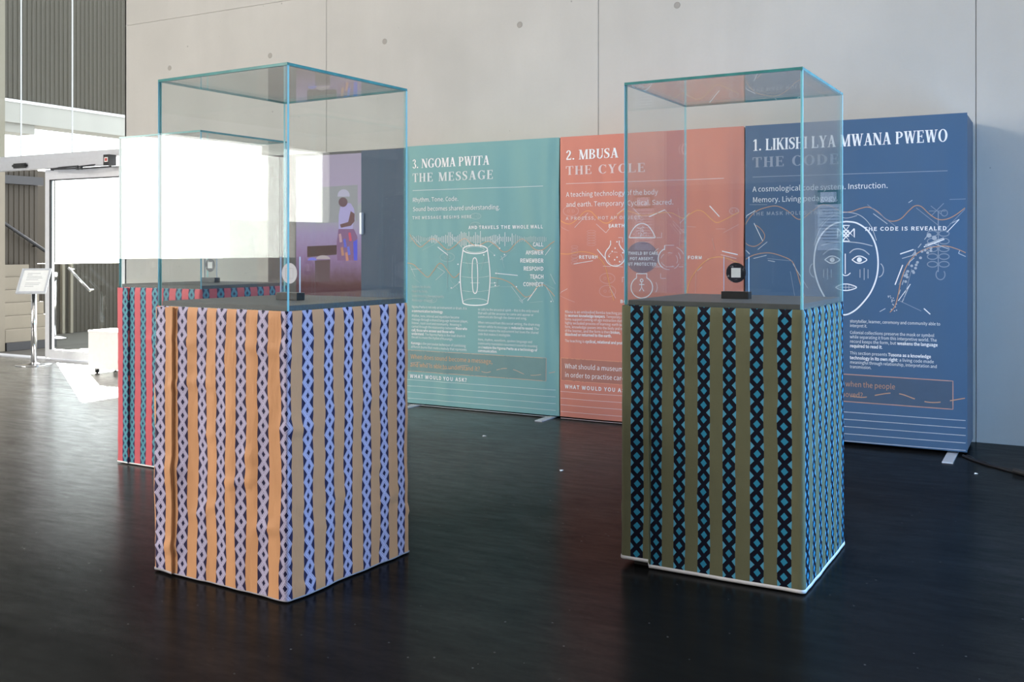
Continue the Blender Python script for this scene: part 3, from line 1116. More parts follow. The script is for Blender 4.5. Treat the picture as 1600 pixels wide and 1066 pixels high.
# drum
D = S['drum_drawing', 'w']
D.line(ell(744, 389.8, 20.2, 6.6), .0085, )
S['drum_drawing', 'mid'].line(ell(744, 389.8, 15, 4.6), .004)
D.line(smooth_pl([(723.8, 391), (720.5, 415), (719.5, 435), (721, 455), (724, 474)]), .0085)
D.line(smooth_pl([(764.2, 391), (767, 415), (767.8, 435), (766.3, 455), (763.5, 474)]), .0085)
D.line(ell(743.8, 473, 20, 4.2, 180, 360, 18), .0085)
S['drum_drawing', 'mid'].line(ell(743.8, 472.5, 20, 6, 0, 180, 18), .004)
D.line(smooth_pl([(738.8, 430), (740, 408), (743.4, 403), (746.8, 408), (748, 430), (747, 453), (743.4, 458.5), (740, 453), (738.8, 430)]), .0075)
for y in (410, 432, 454):
    S['drum_drawing', 'faint'].line(smooth_pl([(721, y), (744, y + 2), (766, y - .5)]), .004)
    S['drum_drawing', 'mid'].line(smooth_pl([(721, y), (732, y + 1.5), (738, y + 1.8)]), .003)
    S['drum_drawing', 'mid'].line(smooth_pl([(749, y + 1.6), (758, y + .8), (766, y - .5)]), .003)
S['drum_drawing', 'mid'].line(pl((736, 442), (751, 442)), .004)
for q in ((727, 397, 735, 427), (761, 397, 753, 422)):
    S['drum_drawing', 'faint'].line(pl(q[:2], q[2:]), .003)
# orange melody lines
S['melody_line', 'orange'].line(smooth_pl([(640, 366), (650, 380), (658, 386), (667, 380), (677, 373), (687, 379), (699, 390), (710, 386), (720, 376), (728, 373), (737, 380), (748, 384), (765, 377.5), (776, 383), (787, 393), (796, 392), (806, 381), (816, 373.5), (826, 380), (838, 390), (850, 390), (862, 381), (868, 377)]), .0045)
S['melody_line', 'orange'].line(smooth_pl([(636, 411), (648, 414), (660, 426), (670, 433), (678, 424), (686, 413), (692, 412.5), (700, 423), (710, 434), (718, 427)]), .0045)
S['melody_line', 'orange'].line(smooth_pl([(768, 433.5), (785, 436), (800, 443), (812, 455), (822, 464), (832, 460), (840, 449), (850, 445), (858, 452), (868, 463)]), .0045)
for a in ((645, 368, 659, 384), (685, 386, 701, 399), (704, 369, 723, 387), (785, 370, 765, 387), (767, 370, 783, 388), (784, 406, 793, 399), (785, 400, 788, 407), (777, 427, 810, 430.5),
          (641, 415, 650, 433), (642, 421, 660, 420), (684, 417, 696, 425), (696, 425, 682, 438), (768, 442.5, 778, 442), (768, 449, 783, 446.5), (825, 470, 840, 450), (816, 470, 824, 464), (861, 428, 869, 444), (853, 399, 862, 387),
          (800, 447.5, 818, 472), (855, 449, 866, 472), (707, 451, 719, 441), (834, 434, 846, 446), (812, 468, 818, 474)):
    S['line_drawing', 'w' if a[0] in (685, 777, 825, 853) else 'mid'].line(pl(a[:2], a[2:]), .0055 if a[0] in (685, 777, 825) else .0035)
for a in ((661, 391, 680, 382), (764, 389, 776, 399), (784, 448, 806, 448), (779, 421, 779, 446), (786, 404, 790, 419), (705, 438, 716, 452), (787, 403, 806, 387), (845, 440, 868, 452), (646, 433, 657, 442), (828, 473, 850, 471)):
    S['line_drawing', 'faint'].line(pl(a[:2], a[2:]), .003)
for c in ((700, 402, 11, 7), (746, 338, 8, 4.5), (745, 352, 8, 4.5), (676, 468, 8, 5)):
    S['faint_ornament', 'faint'].line(ell(*c), .005)
    S['faint_ornament', 'faint'].line(ell(c[0] - 3, c[1], 2, 2, n=12), .003)
    S['faint_ornament', 'faint'].line(ell(c[0] + 3, c[1], 2, 2, n=12), .003)
S['faint_ornament', 'faint'].line(pl((700, 362), (700, 450)), .004)
for c in ((758, 398.5), (775, 399), (716, 413), (718, 441), (777, 427), (775, 442), (776, 446), (808, 448), (783, 388), (706, 450), (790, 398), (862, 471)):
    S['line_drawing', 'w'].dot(bp(*c), .006, 8)
for i, s_ in enumerate(('Spoken by drums.', 'Heard by body.', 'Understood by the community.', 'Message shared.')):
    text(S['caption_text', 'faint2'], s_, 644, (449.6, 456.6, 463.9, 470.6)[i], (675, 670, 696, 678)[i], 3.6)
B = S['body_text', 'w']
def block(ink, lines, x0, ys, x1s, cap):
    for l, y, x1 in zip(lines, ys, x1s):
        text(ink, l if isinstance(l, list) else [(l, False)], x0, y, x1, cap)
block(B, ['Ngoma Pwita is not only an instrument or drum. It is', [('a communication technology', True), ('.', False)]], 644, (481, 487.5), (730, 694.5), 3.7)
block(B, ['Rhythm, tone, interval and repetition become', 'message through a shared language between player,', 'listener, royal court and community. Meaning is', [('carried through the relationship between ', False), ('those who', True)], [('call, those who answer and those who', True)], [('understand', True), ('. The Ngoma Pwita is the lead drum in', False)], 'the set to create the rhythm of Kuvunga.'],
      644, (495, 500.6, 506.2, 511.8, 517.5, 523, 528.4), (718.5, 732, 722, 731, 711.5, 728, 709), 3.7)
block(B, [[('Kuvunga', True), (' is the percussion technique of combining', False)], 'different drums that create a melody that represents'], 643.5, (537.6, 543.4), (729, 730.5), 3.7)
block(B, ['or calls to the ancestral spirit \u2013 this is the only sound', 'that will call the ancestor to come and appear or', 'communicate through the dance and song.'], 748, (485, 491, 496.6), (843, 834.5, 824), 3.7)
block(B, ['When removed from this social setting, the drum may', [('remain while its message is ', False), ('reduced to sound', True), ('. The', False)], 'museum retains the instrument but loses the shared', 'code that makes it intelligible.'], 748, (505.4, 511.6, 517.5, 523.5), (845, 843, 842.5, 799.5), 3.7)
block(B, ['Here, rhythm, waveform, spoken language and', 'community translation reconnect sound to meaning', [('and ', False), ('restore the Ngoma Pwita as a technology of', True)], [('communication', True), ('.', False)]], 748, (532, 538, 544, 549.6), (832.5, 841, 841, 778), 3.7)
S['question_box', 'box'].quad(*pl((634, 546.6), (855, 559.5), (854.5, 595.3), (634, 579)))
L = S['question_box', 'boxline']
L.line(pl((634, 546.6), (855, 559.5), (854.5, 595.3), (634, 579)), .005)
Q = S['question_text', 'orange']
text(Q, 'When does sound become a message,', 643, 560.2, 770.6, 6.7)
text(Q, 'and who is able to understand it?', 642.7, 572.6, 751, 6.7)
S['question_box', 'boxline'].line(smooth_pl([(752, 580), (762, 582), (775, 578.5), (790, 575.5), (805, 578), (822, 585), (840, 586), (868, 581)]), .005, dash=(.09, .05))
S['question_box', 'boxline'].line(smooth_pl([(643, 567), (660, 566), (675, 570), (690, 576), (708, 575), (726, 571), (745, 573)]), .004, dash=(.09, .05))
text(S['caption_text', 'w'], 'WHAT WOULD YOU ASK?', 642.5, 590, 731, 5.4, True, 1.12)
for k in range(5):
    S['ruled_lines', 'mid'].line(pl((634, 592.5 + k * 9.6), (869, 609.5 + k * 10.6)), .0035)
MAT['teal_faint2'] = MAT['teal_mid']
for (nm, m), ink in S.d.items():
    lay(ink, nm, 'teal_' + m, bt)

# ---- orange panel
S = Set()
serif_text(S['title_text', 'w'], '2. MBUSA', 885.3, 250.5, 967.5, 15)
serif_text(S['subtitle_text', 'sub'], 'THE CYCLE', 885.3, 273.8, 1009, 13.6, .12)
S['rule', 'sub'].line(pl((885.3, 287.4), (1133, 279)), .004)
text(S['intro_text', 'w'], 'A teaching technology of the body', 885.3, 308, 1029, 7.3)
text(S['intro_text', 'w'], 'and earth. Temporary. Cyclical. Sacred.', 885.3, 323.5, 1052.8, 7.3)
text(S['caption_text', 'sub'], 'A PROCESS, NOT AN OBJECT', 885.3, 344, 1002, 4.8, True, 1.1)
text(S['caption_text', 'w'], 'EARTH', 952.3, 355.6, 977.5, 5, True, 1.08)
text(S['caption_text', 'w'], 'RETURN', 905.7, 404.3, 934.6, 5, True, 1.08)
text(S['caption_text', 'w'], 'FORM', 1075, 405, 1097.5, 5, True, 1.08)
text(S['caption_text', 'w'], 'BODY', 970.3, 473.3, 992, 4.8, True, 1.08)
for k in range(6):
    r0, r1 = 24.6 * k / 6, 24.6 * (k + 1) / 6
    P0, P1 = ell(1004.5, 402.3, r0, r0), ell(1004.5, 402.3, r1, r1)
    for q in range(36):
        S['circle_print', 'disc'].poly([P0[q], P1[q], P1[q + 1], P0[q + 1]] if k else [P1[q], P1[q + 1], P0[0]])
for s_, y, x0, x1 in (('WITHHELD BY CARE,', 398, 976.5, 1031), ('NOT ABSENT,', 406.3, 985.7, 1023.2), ('BUT PROTECTED.', 414.8, 979, 1028.5)):
    text(S['circle_text', 'w'], s_, x0, y, x1, 4.4, True, 1.05)
D = S['pot_drawing', 'w']
D.line(smooth_pl([(984.7, 371.4), (989, 361), (996, 352.5), (1004.6, 349.3), (1013, 352.5), (1020, 361), (1025, 371.4)]), .007)
D.line(pl((984.7, 371.6), (1025, 371.6)), .007)
rnd = random.Random(9)
for k in range(46):
    a = rnd.gauss(0, .33)
    x = 1004.6 + a * 16
    top = 371 - 20 * max(0, 1 - (abs(a) * 16 / 19) ** 2)
    S['pot_drawing', 'mid'].dot(bp(x, top + 2 + rnd.random() * max(0, 368 - top - 1)), .0035, 6)
def pot(ink, cx, cy, r, gap, a0, a1, nk, lw, dash=None):
    ink.line(ell(cx, cy, r, r, a0, a1), lw, dash=dash)
    for sx in (-1, 1):
        ink.line(pl((cx + sx * r * .62, cy - r * .80), (cx + sx * gap, cy - r - 2), (cx + sx * gap, cy - r - nk)), lw)
pot(D, 962.5, 400, 16, 7, 125, 415, 8, .007)
S['pot_drawing', 'mid'].line(ell(962.5, 404, 12, 10, 0, 360), .004, dash=(.03, .02))
for c in ((953, 401), (962, 406), (966, 402), (958, 393), (970, 409), (963, 388), (975, 395), (966, 378)):
    D.dot(bp(*c), .006, 8)
D.line(ell(1046.3, 404.5, 17, 17, 118, 235), .007)
D.line(pl((1039, 391), (1039.5, 383.4)), .007)
S['pot_drawing', 'mid'].line(ell(1046.3, 404.5, 17, 17, 235, 420), .005, dash=(.045, .03))
S['pot_drawing', 'mid'].line(pl((1039.5, 383.4), (1054, 383.4), (1055, 392)), .005, dash=(.04, .025))
S['pot_drawing', 'mid'].line(ell(1046.3, 406, 13, 11), .004, dash=(.03, .025))
D.line(ell(1004.2, 449, 16.7, 16.7, 118, 422), .007)
D.line(pl((996.3, 434.6), (996.3, 427.7), (1012, 427.7), (1012, 434.6)), .007)
D.line(ell(1004.2, 438.3, 2.2, 2.2, n=14), .006)
D.line(pl((1004.2, 440.5), (1004.2, 449)), .006)
D.line(pl((1000.4, 444.6), (1008.2, 444.6)), .006)
D.line(pl((1000.8, 455), (1004.2, 449), (1007.8, 455)), .006)
for c, a0, a1 in (((1046, 404, 24, 20), 20, 62), ((1046, 404, 26, 20), 128, 160), ((1004, 449, 24, 18), -25, 25), ((1004, 449, 24, 18), 155, 205)):
    S['pot_drawing', 'mid'].line(ell(*c, a0, a1, 10), .005)
for q in ((968, 371.5, 974.5, 371.5, 974.5, 379), (1027, 371.5, 1034.7, 371.5, 1034.7, 363.5), (1033, 427, 1033, 435, 1041, 435), (974, 441, 974, 433.4, 982, 433.4)):
    S['line_drawing', 'mid'].line(pl(q[:2], q[2:4], q[4:]), .005)
S['line_drawing', 'mid'].line(pl((943, 416), (975, 417)), .004, dash=(.04, .02))
S['line_drawing', 'mid'].line(pl((1020, 417), (1068, 417)), .004, dash=(.04, .02))
S['melody_line', 'orange'].line(smooth_pl([(871, 339), (880, 347), (892, 350), (904, 342), (915, 331), (925, 331), (936, 342), (948, 349), (960, 343), (975, 330), (990, 332), (1005, 337), (1030, 333), (1050, 333), (1068, 341), (1080, 334), (1090, 329), (1100, 331), (1112, 342), (1122, 348), (1135, 343), (1155, 332)]), .0048)
S['melody_line', 'orange'].line(smooth_pl([(872, 396), (890, 397), (908, 393.5), (925, 396), (938, 404), (946, 415), (950, 430), (954, 448), (960, 470)]), .0048)
S['melody_line', 'orange'].line(smooth_pl([(1073, 460), (1078, 440), (1090, 421), (1105, 407), (1120, 402), (1135, 403), (1155, 411)]), .0048)
for a in ((899, 356, 920, 333), (933, 350, 948, 364), (948, 364, 960, 350), (934, 389.5, 948, 406), (898, 412.5, 927, 407.5), (1015, 339, 1040, 328), (1040, 328, 1050, 340), (1063, 349, 1078, 333), (1110, 322, 1126, 339), (1130, 392.5, 1154, 398),
          (1090, 423.5, 1098, 417), (953, 448, 963, 466), (873, 459, 889, 451), (1128, 398, 1152, 404), (990, 325, 1000, 335), (966, 335, 980, 324), (1105, 408, 1108, 404)):
    S['line_drawing', 'w' if a[0] in (934, 898, 1015, 1110, 1130) else 'mid'].line(pl(a[:2], a[2:]), .0065 if a[0] in (934, 1015, 1110, 1130) else .004)
for a in ((873, 353, 890, 361), (1132, 364, 1155, 351), (1064, 350, 1062, 385), (1052, 345, 1070, 364), (1088, 425, 1087, 458), (1114, 372, 1118, 391), (1075, 354, 1088, 355), (875, 462, 900, 472), (1060, 325, 1064, 350), (1120, 358, 1135, 358), (896, 406, 908, 400), (1100, 410, 1112, 404)):
    S['line_drawing', 'faint'].line(pl(a[:2], a[2:]), .004)
for c in ((893, 330, 12, 8), (950, 435, 12, 8), (950, 455, 13, 9), (1148, 330, 7, 5), (1000, 342, 6, 4)):
    S['faint_ornament', 'faint'].line(ell(*c), .005)
    S['faint_ornament', 'faint'].line(ell(c[0] - 4, c[1], 2, 2, n=12), .003)
    S['faint_ornament', 'faint'].line(ell(c[0] + 4, c[1], 2, 2, n=12), .003)
for k in range(6):
    S['faint_ornament', 'faint'].line(ell(899, 386 + k * 5, 5, 2, n=14), .003)
    S['faint_ornament', 'faint'].line(ell(925, 362 + k * 4, 7, 2, n=14), .003)
B = S['body_text', 'w']
block(B, ['Mbusa is an embodied Bemba teaching practice', [('by ', False), ('women knowledge keepers', True), ('. Temporary clay', False)], 'forms support coming-of-age instruction during', 'highly secluded process of learning: earth becomes', 'form, knowledge passes into the body and memory', [('of the learner, and the form is then ', False), ('broken,', True)], [('dissolved or returned to the earth.', True)]],
      884.4, (488.8, 494.6, 500.3, 506.2, 512.2, 518.2, 524), (984, 980, 978, 987, 987.5, 970, 956), 4.1)
block(B, [[('The teaching is ', False), ('cyclical, relational and protected', True)]], 884.4, (534,), (985,), 4.1)
S['question_box', 'box'].quad(*pl((878, 559), (1140, 577), (1140, 615), (878, 593.6)))
S['question_box', 'boxline'].line(pl((878, 559), (1140, 577), (1140, 615), (878, 593.6)), .005, True)
text(S['question_text', 'w'], 'What should a museum', 884, 575, 974, 7.2)
text(S['question_text', 'w'], 'in order to practise care?', 884, 588.6, 980, 7.2)
text(S['caption_text', 'w'], 'WHAT WOULD YOU ASK?', 884, 606.3, 987, 5.6, True, 1.12)
for k in range(5):
    S['ruled_lines', 'mid'].line(pl((873, 611 + k * 10.4), (1156, 632 + k * 11.4)), .0035)
MAT['orange_disc'] = plain('mauve circle print', (.20, .105, .13), .6)
order = {'box': 0, 'disc': 0}
for (nm, m), ink in S.d.items():
    lay(ink, nm, 'orange_' + m, bo)

# ---- blue panel
S = Set()
serif_text(S['title_text', 'w'], '1. LIKISHI LYA MWANA PWEWO', 1176.5, 236.2, 1481, 17.9)
serif_text(S['subtitle_text', 'sub'], 'THE CODE', 1176.5, 262, 1311, 15.6, .12)
S['rule', 'sub'].line(pl((1176.5, 277), (1481, 267.2)), .004)
text(S['intro_text', 'w'], 'A cosmological code system. Instruction.', 1176.5, 300, 1387.3, 8)
text(S['intro_text', 'w'], 'Memory. Living pedagogy.', 1176.5, 316.6, 1309.6, 8)
text(S['caption_text', 'sub'], 'THE MASK HOLDS THE CODE', 1176.5, 336.8, 1316, 5.2, True, 1.1)
text(S['caption_text', 'w'], 'THE CODE IS REVEALED', 1350.8, 360.8, 1479.5, 5.6, True, 1.1)
D = S['face_drawing', 'w']
D.line(smooth_pl([(1323, 346.3), (1340, 349), (1357, 361), (1368, 381), (1372.5, 406), (1370.5, 432), (1362, 455), (1349, 473), (1335, 486), (1320, 492), (1306, 486), (1293, 470), (1281, 448), (1274, 424), (1273, 404), (1277, 381), (1288, 362), (1304, 350), (1323, 346.3)]), .0095)
m2 = S['face_drawing', 'mid']
m2.line(ell(1373, 422, 8, 11, 65, -85, 12), .005)
m2.line(ell(1274, 422, 8, 11, 115, 265, 12), .005)
m2.line(smooth_pl([(1273, 384), (1282, 358), (1300, 339), (1322, 332), (1345, 337), (1361, 353), (1370, 376)]), .004)
m2.line(smooth_pl([(1282, 352), (1300, 336), (1322, 341), (1340, 337)]), .003)
m2.line(smooth_pl([(1283, 384), (1300, 379.5), (1322, 378), (1345, 380), (1364, 384.5)]), .005)
for cx in (1301, 1343.5):
    D.line(smooth_pl([(cx - 11.6, 406), (cx - 5, 401.3), (cx, 400.3), (cx + 5, 401.3), (cx + 11.6, 406), (cx + 5, 410.4), (cx, 411.4), (cx - 5, 410.4), (cx - 11.6, 406)]), .0065)
    D.dot(bp(cx, 406), .0155)
for x0, s_ in ((1286.5, 1), (1359, -1)):
    m2.line(smooth_pl([(x0, 398), (x0 + s_ * 8, 391.5), (x0 + s_ * 17, 389), (x0 + s_ * 25, 390.5), (x0 + s_ * 31, 395.5)]), .006)
D.line(pl((1321.3, 396.5), (1321.3, 428)), .006)
D.line(smooth_pl([(1316, 427.5), (1320, 430.5), (1325, 430), (1329.5, 426.5)]), .006)
for x, y0, y1 in ((1287.5, 421, 434), (1293.5, 419, 437), (1299.5, 421, 434), (1344.5, 421, 434), (1351, 419, 437.5), (1357, 421, 435)):
    S['face_drawing', 'mid2'].line(pl((x, y0), (x, y1)), .005)
D.line(smooth_pl([(1306, 449), (1314, 445), (1322, 443.8), (1330, 445), (1339, 449), (1331, 452.6), (1322, 454), (1313, 452.6), (1306, 449)]), .0065)
m2.line(pl((1310, 449), (1335, 449)), .004)
for x in (1317, 1322, 1327):
    m2.line(pl((x, 445), (x, 453)), .003)
for tri in (((1317, 352.5), (1328, 352.5), (1322.5, 359.5)), ((1317, 377), (1328, 377), (1322.5, 370)), ((1309.5, 357.5), (1309.5, 371), (1316, 364.3)), ((1335.5, 357.5), (1335.5, 371), (1329, 364.3))):
    D.line(pl(*tri), .008, True)
for q in ((1318, 360, 1327, 370), (1327, 360, 1318, 370), (1322.5, 359, 1329, 365), (1322.5, 359, 1316, 365), (1322.5, 370.5, 1329, 364), (1322.5, 370.5, 1316, 364)):
    D.line(pl(q[:2], q[2:]), .008)
S['melody_line', 'orange'].line(smooth_pl([(1161, 372), (1166, 350), (1180, 332), (1200, 324), (1216, 322.5), (1232, 330), (1250, 343), (1270, 330), (1285, 320), (1300, 323), (1316, 331), (1330, 331), (1345, 326), (1358, 324), (1372, 331), (1384, 342), (1395, 346), (1408, 342), (1420, 330), (1430, 322), (1440, 323), (1452, 334), (1465, 342.5), (1478, 343), (1492, 337), (1508, 325)]), .0052)
S['melody_line', 'orange'].line(smooth_pl([(1160, 409), (1175, 400), (1190, 396), (1205, 395.5), (1222, 400), (1238, 408), (1246, 424), (1252, 445), (1260, 470)]), .0052)
S['melody_line', 'orange'].line(smooth_pl([(1391, 488), (1399, 478), (1404, 460), (1408, 440), (1414, 422), (1424, 405), (1440, 392), (1460, 386), (1478, 384.5), (1495, 389), (1509, 395)]), .0052)
S['melody_line', 'orange'].line(smooth_pl([(1161, 372), (1168, 382), (1180, 385), (1192, 378), (1196, 368), (1190, 358), (1182, 352)]), .0045)
for a in ((1161, 341, 1181, 329), (1179, 349, 1193, 377), (1160, 391, 1172, 397), (1178, 404, 1199, 399), (1201, 407, 1212, 409), (1240, 412, 1263, 450), (1365, 334, 1387, 350), (1407, 397, 1428, 390), (1410, 404, 1430, 398), (1430, 390, 1432, 400), (1444, 386, 1476, 374), (1446, 383, 1475, 372), (1458, 380, 1482, 389),
          (1399, 445, 1411, 414), (1404, 470, 1423, 444), (1410, 472, 1422, 445), (1480, 363, 1499, 343), (1485, 350, 1499, 343), (1420, 317, 1426, 313), (1498, 396, 1509, 401), (1500, 391, 1498, 396), (1444, 482, 1454, 491), (1375, 487, 1384, 482), (1420, 411, 1429, 403), (1185, 390, 1200, 378)):
    S['line_drawing', 'w' if a[0] in (1407, 1444, 1399, 1404, 1179, 1161, 1480) else 'mid'].line(pl(a[:2], a[2:]), .0065 if a[0] in (1407, 1444, 1446, 1399, 1160) else .0042)
for a in ((1356, 320, 1400, 354), (1406, 470, 1440, 486), (1425, 420, 1412, 470), (1172, 320, 1200, 320), (1236, 424, 1243, 463), (1432, 325, 1470, 355), (1484, 312, 1509, 311), (1480, 356, 1508, 327), (1414, 425, 1405, 445), (1200, 404, 1240, 408)):
    S['line_drawing', 'faint'].line(pl(a[:2], a[2:]), .004)
S['line_drawing', 'mid'].line(pl((1405, 460), (1425, 400), (1450, 368)), .004, dash=(.03, .03))
rnd = random.Random(2)
for c in ((1452, 368), (1460.5, 372), (1438.8, 403), (1434, 410), (1432, 414), (1431, 419), (1425, 415.5), (1428, 426), (1427, 424), (1419, 424), (1417, 429), (1414.5, 431), (1418, 433), (1415.5, 440), (1446, 391), (1450, 395), (1455, 388), (1448, 384), (1441, 393), (1455, 392), (1431, 397)):
    S['dot_pattern', 'mid2'].dot(bp(*c), .0085 if c[0] not in (1452, 1460.5) else .014)
for k in range(16):
    S['dot_pattern', 'mid'].dot(bp(1388 + rnd.random() * 14, 462 + rnd.random() * 24), .004, 6)
for k in range(5):
    for sx in (-1, 1):
        S['faint_ornament', 'faint'].line(ell(1466.5 + sx * 9, 365 + k * 12 + (0 if k < 3 else 0), 8, 4.4, n=18), .006)
S['faint_ornament', 'faint'].line(pl((1466.5, 330), (1466.5, 425)), .006)
S['faint_ornament', 'faint'].line(ell(1470, 429, 7, 8, 120, 400), .006)
for q in ((1455, 322, 1475, 338), (1475, 318, 1455, 338), (1452, 330, 1478, 330)):
    S['faint_ornament', 'faint'].line(pl(q[:2], q[2:]), .004)
S['faint_ornament', 'faint'].line(ell(1476, 333, 5, 5, n=16), .004)
B = S['body_text', 'w']
block(B, ['storyteller, learner, ceremony and community able to', 'interpret it.'], 1328.5, (503.8, 510.8), (1469.5, 1355.5), 4.6)
block(B, ['Colonial collections preserve the mask or symbol', 'while separating it from this interpretive world. The', [('record keeps the form, but ', False), ('weakens the language', True)], [('required to read it', True), ('.', False)]], 1328.5, (521.4, 528.3, 535.4, 542.4), (1460, 1464, 1465.5, 1379.5), 4.6)
block(B, [[('This section presents ', False), ('Tusona as a knowledge', True)], [('technology in its own right', True), (': a living code made', False)], 'meaningful through relationship, interpretation and', 'transmission.'], 1328.5, (553.4, 560.8, 567.8, 574.8), (1455, 1459.5, 1464, 1362), 4.6)
S['question_box', 'box'].quad(*pl((1172, 575), (1489.3, 595.2), (1489.3, 639.3), (1172, 616)))
S['question_box', 'boxline'].line(pl((1172, 575), (1489.3, 595.2), (1489.3, 639.3), (1172, 616)), .006, True)
Q = S['question_text', 'orange']
text(Q, 'when the people', 1321.5, 603.3, 1399, 8)
text(Q, 'removed?', 1303, 618.5, 1348.5, 8)
S['question_box', 'orange'].line(smooth_pl([(1330, 619), (1350, 620.5), (1370, 617), (1392, 614), (1410, 616), (1430, 623), (1450, 628), (1470, 628), (1508, 622)]), .006, dash=(.09, .05))
for k in range(5):
    S['ruled_lines', 'mid'].line(pl((1164, 632 + k * 11), (1509, 657 + k * 11.7)), .0038)
MAT['blue_mid2'] = tint('blue soft print', NAVY, WHITE, .42)
for (nm, m), ink in S.d.items():
    lay(ink, nm, 'blue_' + m, bb)

# ------------------------------------------------------------------ video totem behind the red case
tx0, tx1 = -5.62, -4.138
vt = thing('video_totem', 'tall grey cabinet with a glowing portrait video screen and dark blue side panel', 'video screen', ((tx0 + tx1) / 2, -.26, 0))
hw = (tx1 - tx0) / 2
cx = vt.location.x
box('cabinet', -hw, hw, -.22, .22, 0, BH - .005, 'plinth', vt, .006)
MAT['totem_blue'] = fabric('dark blue side panel', (.035, .065, .115))
sp = box('side_panel', -4.578 - cx, tx1 - cx - .004, -.246, -.22, .05, BH - .012, 'totem_blue', vt, .004)
box('pull_handle', -4.575 - cx, -4.55 - cx, -.275, -.246, 1.38, 1.56, 'silver', sp, .004)
def screen_mat():
    t = NT('video screen picture')
    t.t.nodes.remove(t.b)
    c = t.n('ShaderNodeTexCoord').outputs['Generated']
    s3 = t.n('ShaderNodeSeparateXYZ')
    t.put(s3.inputs[0], c)
    f = t.noise(t.coord('Generated', (5, 1, 9)), 3.0, 4, .65)
    z = t.math('ADD', s3.outputs[2], t.math('MULTIPLY_ADD', f, .10, -.05))
    col = t.ramp(z, [(.0, (.30, .14, .11)), (.10, (.09, .06, .22)), (.25, (.08, .035, .07)), (.38, (.13, .06, .06)), (.5, (.30, .19, .34)), (.62, (.38, .30, .48)), (.74, (.40, .42, .42)), (.78, (.44, .36, .50)), (1, (.42, .36, .47))])
    e = t.n('ShaderNodeEmission')
    t.put(e.inputs[0], col)
    e.inputs[1].default_value = 1.0
    t.t.links.new(e.outputs[0], t.out.inputs[0])
    return t.m
MAT['screen'] = screen_mat()
SY = BY - vt.location.y
scr = box('screen', -5.275 - cx, -4.582 - cx, SY - .006, -.22, .30, BH - .03, 'screen', vt)
def picture(name, pts, col, k, strength=.9):
    MAT['pic_' + name] = glow_mat('lit picture ' + name, col, strength)
    P = [bp(*p) for p in pts]
    ar = sum(a[0] * b[1] - b[0] * a[1] for a, b in zip(P, P[1:] + P[:1]))
    if ar < 0:
        P = P[::-1]
    obj(name, [(x - cx, SY - .0065 - .0006 * k, z) for x, z in P], [tuple(range(len(P)))], 'pic_' + name, scr)
def epts(cx_, cy_, rx, ry, a0=0, a1=360, n=24):
    return [(cx_ + rx * math.cos(R(a0 + (a1 - a0) * k / n)), cy_ - ry * math.sin(R(a0 + (a1 - a0) * k / n))) for k in range(n + (0 if a1 - a0 == 360 else 1))]
picture('pale_foliage', [(494, 293), (559.5, 289), (559.5, 345), (494, 350)], (.40, .40, .42), 0)
picture('person_arm', [(549, 330), (555, 334), (555, 346), (549, 353), (534, 356), (532, 351), (545, 347)], (.22, .12, .12), 3)
picture('person_shirt', [(533, 322), (541, 317), (549, 318), (554, 326), (556, 344), (553, 348), (552, 358), (530, 360), (530, 336)], (.52, .46, .78), 2)
picture('person_face', epts(537, 316, 7, 7.5), (.20, .12, .14), 3)
picture('person_cap', epts(538, 306, 9.5, 10, -8, 188), (.60, .56, .72), 4)
picture('patterned_cloth', [(530, 358), (554, 358), (559.5, 370), (559.5, 407), (528, 407), (527, 380)], (.30, .16, .30), 4)
picture('blue_cloth', [(553, 378), (559.5, 374), (559.5, 407), (554, 407)], (.13, .14, .80), 5)
for i, (x, y, c) in enumerate(((533, 372, (.65, .4, .45)), (540, 380, (.16, .18, .75)), (536, 393, (.6, .3, .2)), (546, 392, (.2, .22, .8)), (548, 370, (.75, .12, .18)), (543, 401, (.7, .3, .2)))):
    picture('cloth_patch_' + 'abcdef'[i], [(x - 2.5, y - 6), (x + 1, y - 7), (x + 3, y + 6), (x - 1, y + 7)], c, 6)
picture('drum_shadow', [(481, 385), (527, 383), (527, 398), (481, 402)], (.12, .07, .07), 3)
picture('drum_body', [(493, 407), (517, 406), (516, 440), (494, 441)], (.16, .10, .11), 4)
picture('white_drum_head', epts(506, 405, 11, 6, 0, 180), (.58, .48, .50), 5)
picture('blue_drum_head', epts(489, 407, 7, 4.5, 0, 180), (.25, .24, .85), 5)

# ------------------------------------------------------------------ sign stand, crate, cable, litter
ss = thing('sign_stand', 'silver sign stand with tilted white framed notice on a round base', 'sign stand', (-9.29, -.14, 0))
lathe('base_plate', [(0, 0), (.185, 0), (.187, .006), (.18, .012), (.06, .018), (.035, .03), (0, .03)], 'steel', ss, 40)
rod('pole', (0, 0, .02), (0, 0, .84), .029, 'steel', ss, 20)
az = R(-50)
pm = Matrix.Translation((0, 0, .915)) @ Matrix.Rotation(az + R(90), 4, 'Z') @ Matrix.Rotation(R(-45), 4, 'X')
def panel_box(name, x0, x1, y0, y1, z0, z1, mat, par):
    bm = bmesh.new()
    bm_box(bm, x0, x1, y0, y1, z0, z1, pm)
    return from_bm(name, bm, mat, par)
# local: x across, z up the slope, -y out of the face
fr = panel_box('back_panel', -.148, .148, .0, .012, -.18, .18, 'plinth', ss)
for q in ((-.15, .15, -.182, -.160), (-.15, .15, .160, .182), (-.15, -.128, -.16, .16), (.128, .15, -.16, .16)):
    panel_box('frame_edge', q[0], q[1], -.008, .012, q[2], q[3], 'silver', ss)
pp = panel_box('notice', -.128, .128, -.002, 0, -.16, .16, 'paper', ss)
for k in range(9):
    wdt = (.13, .05, .15, .16, .12, .0, .15, .14, .09)[k]
    if wdt:
        panel_box('printed_line', -.08, -.08 + wdt, -.003, -.002, .11 - k * .024, .114 - k * .024, 'ink', pp)

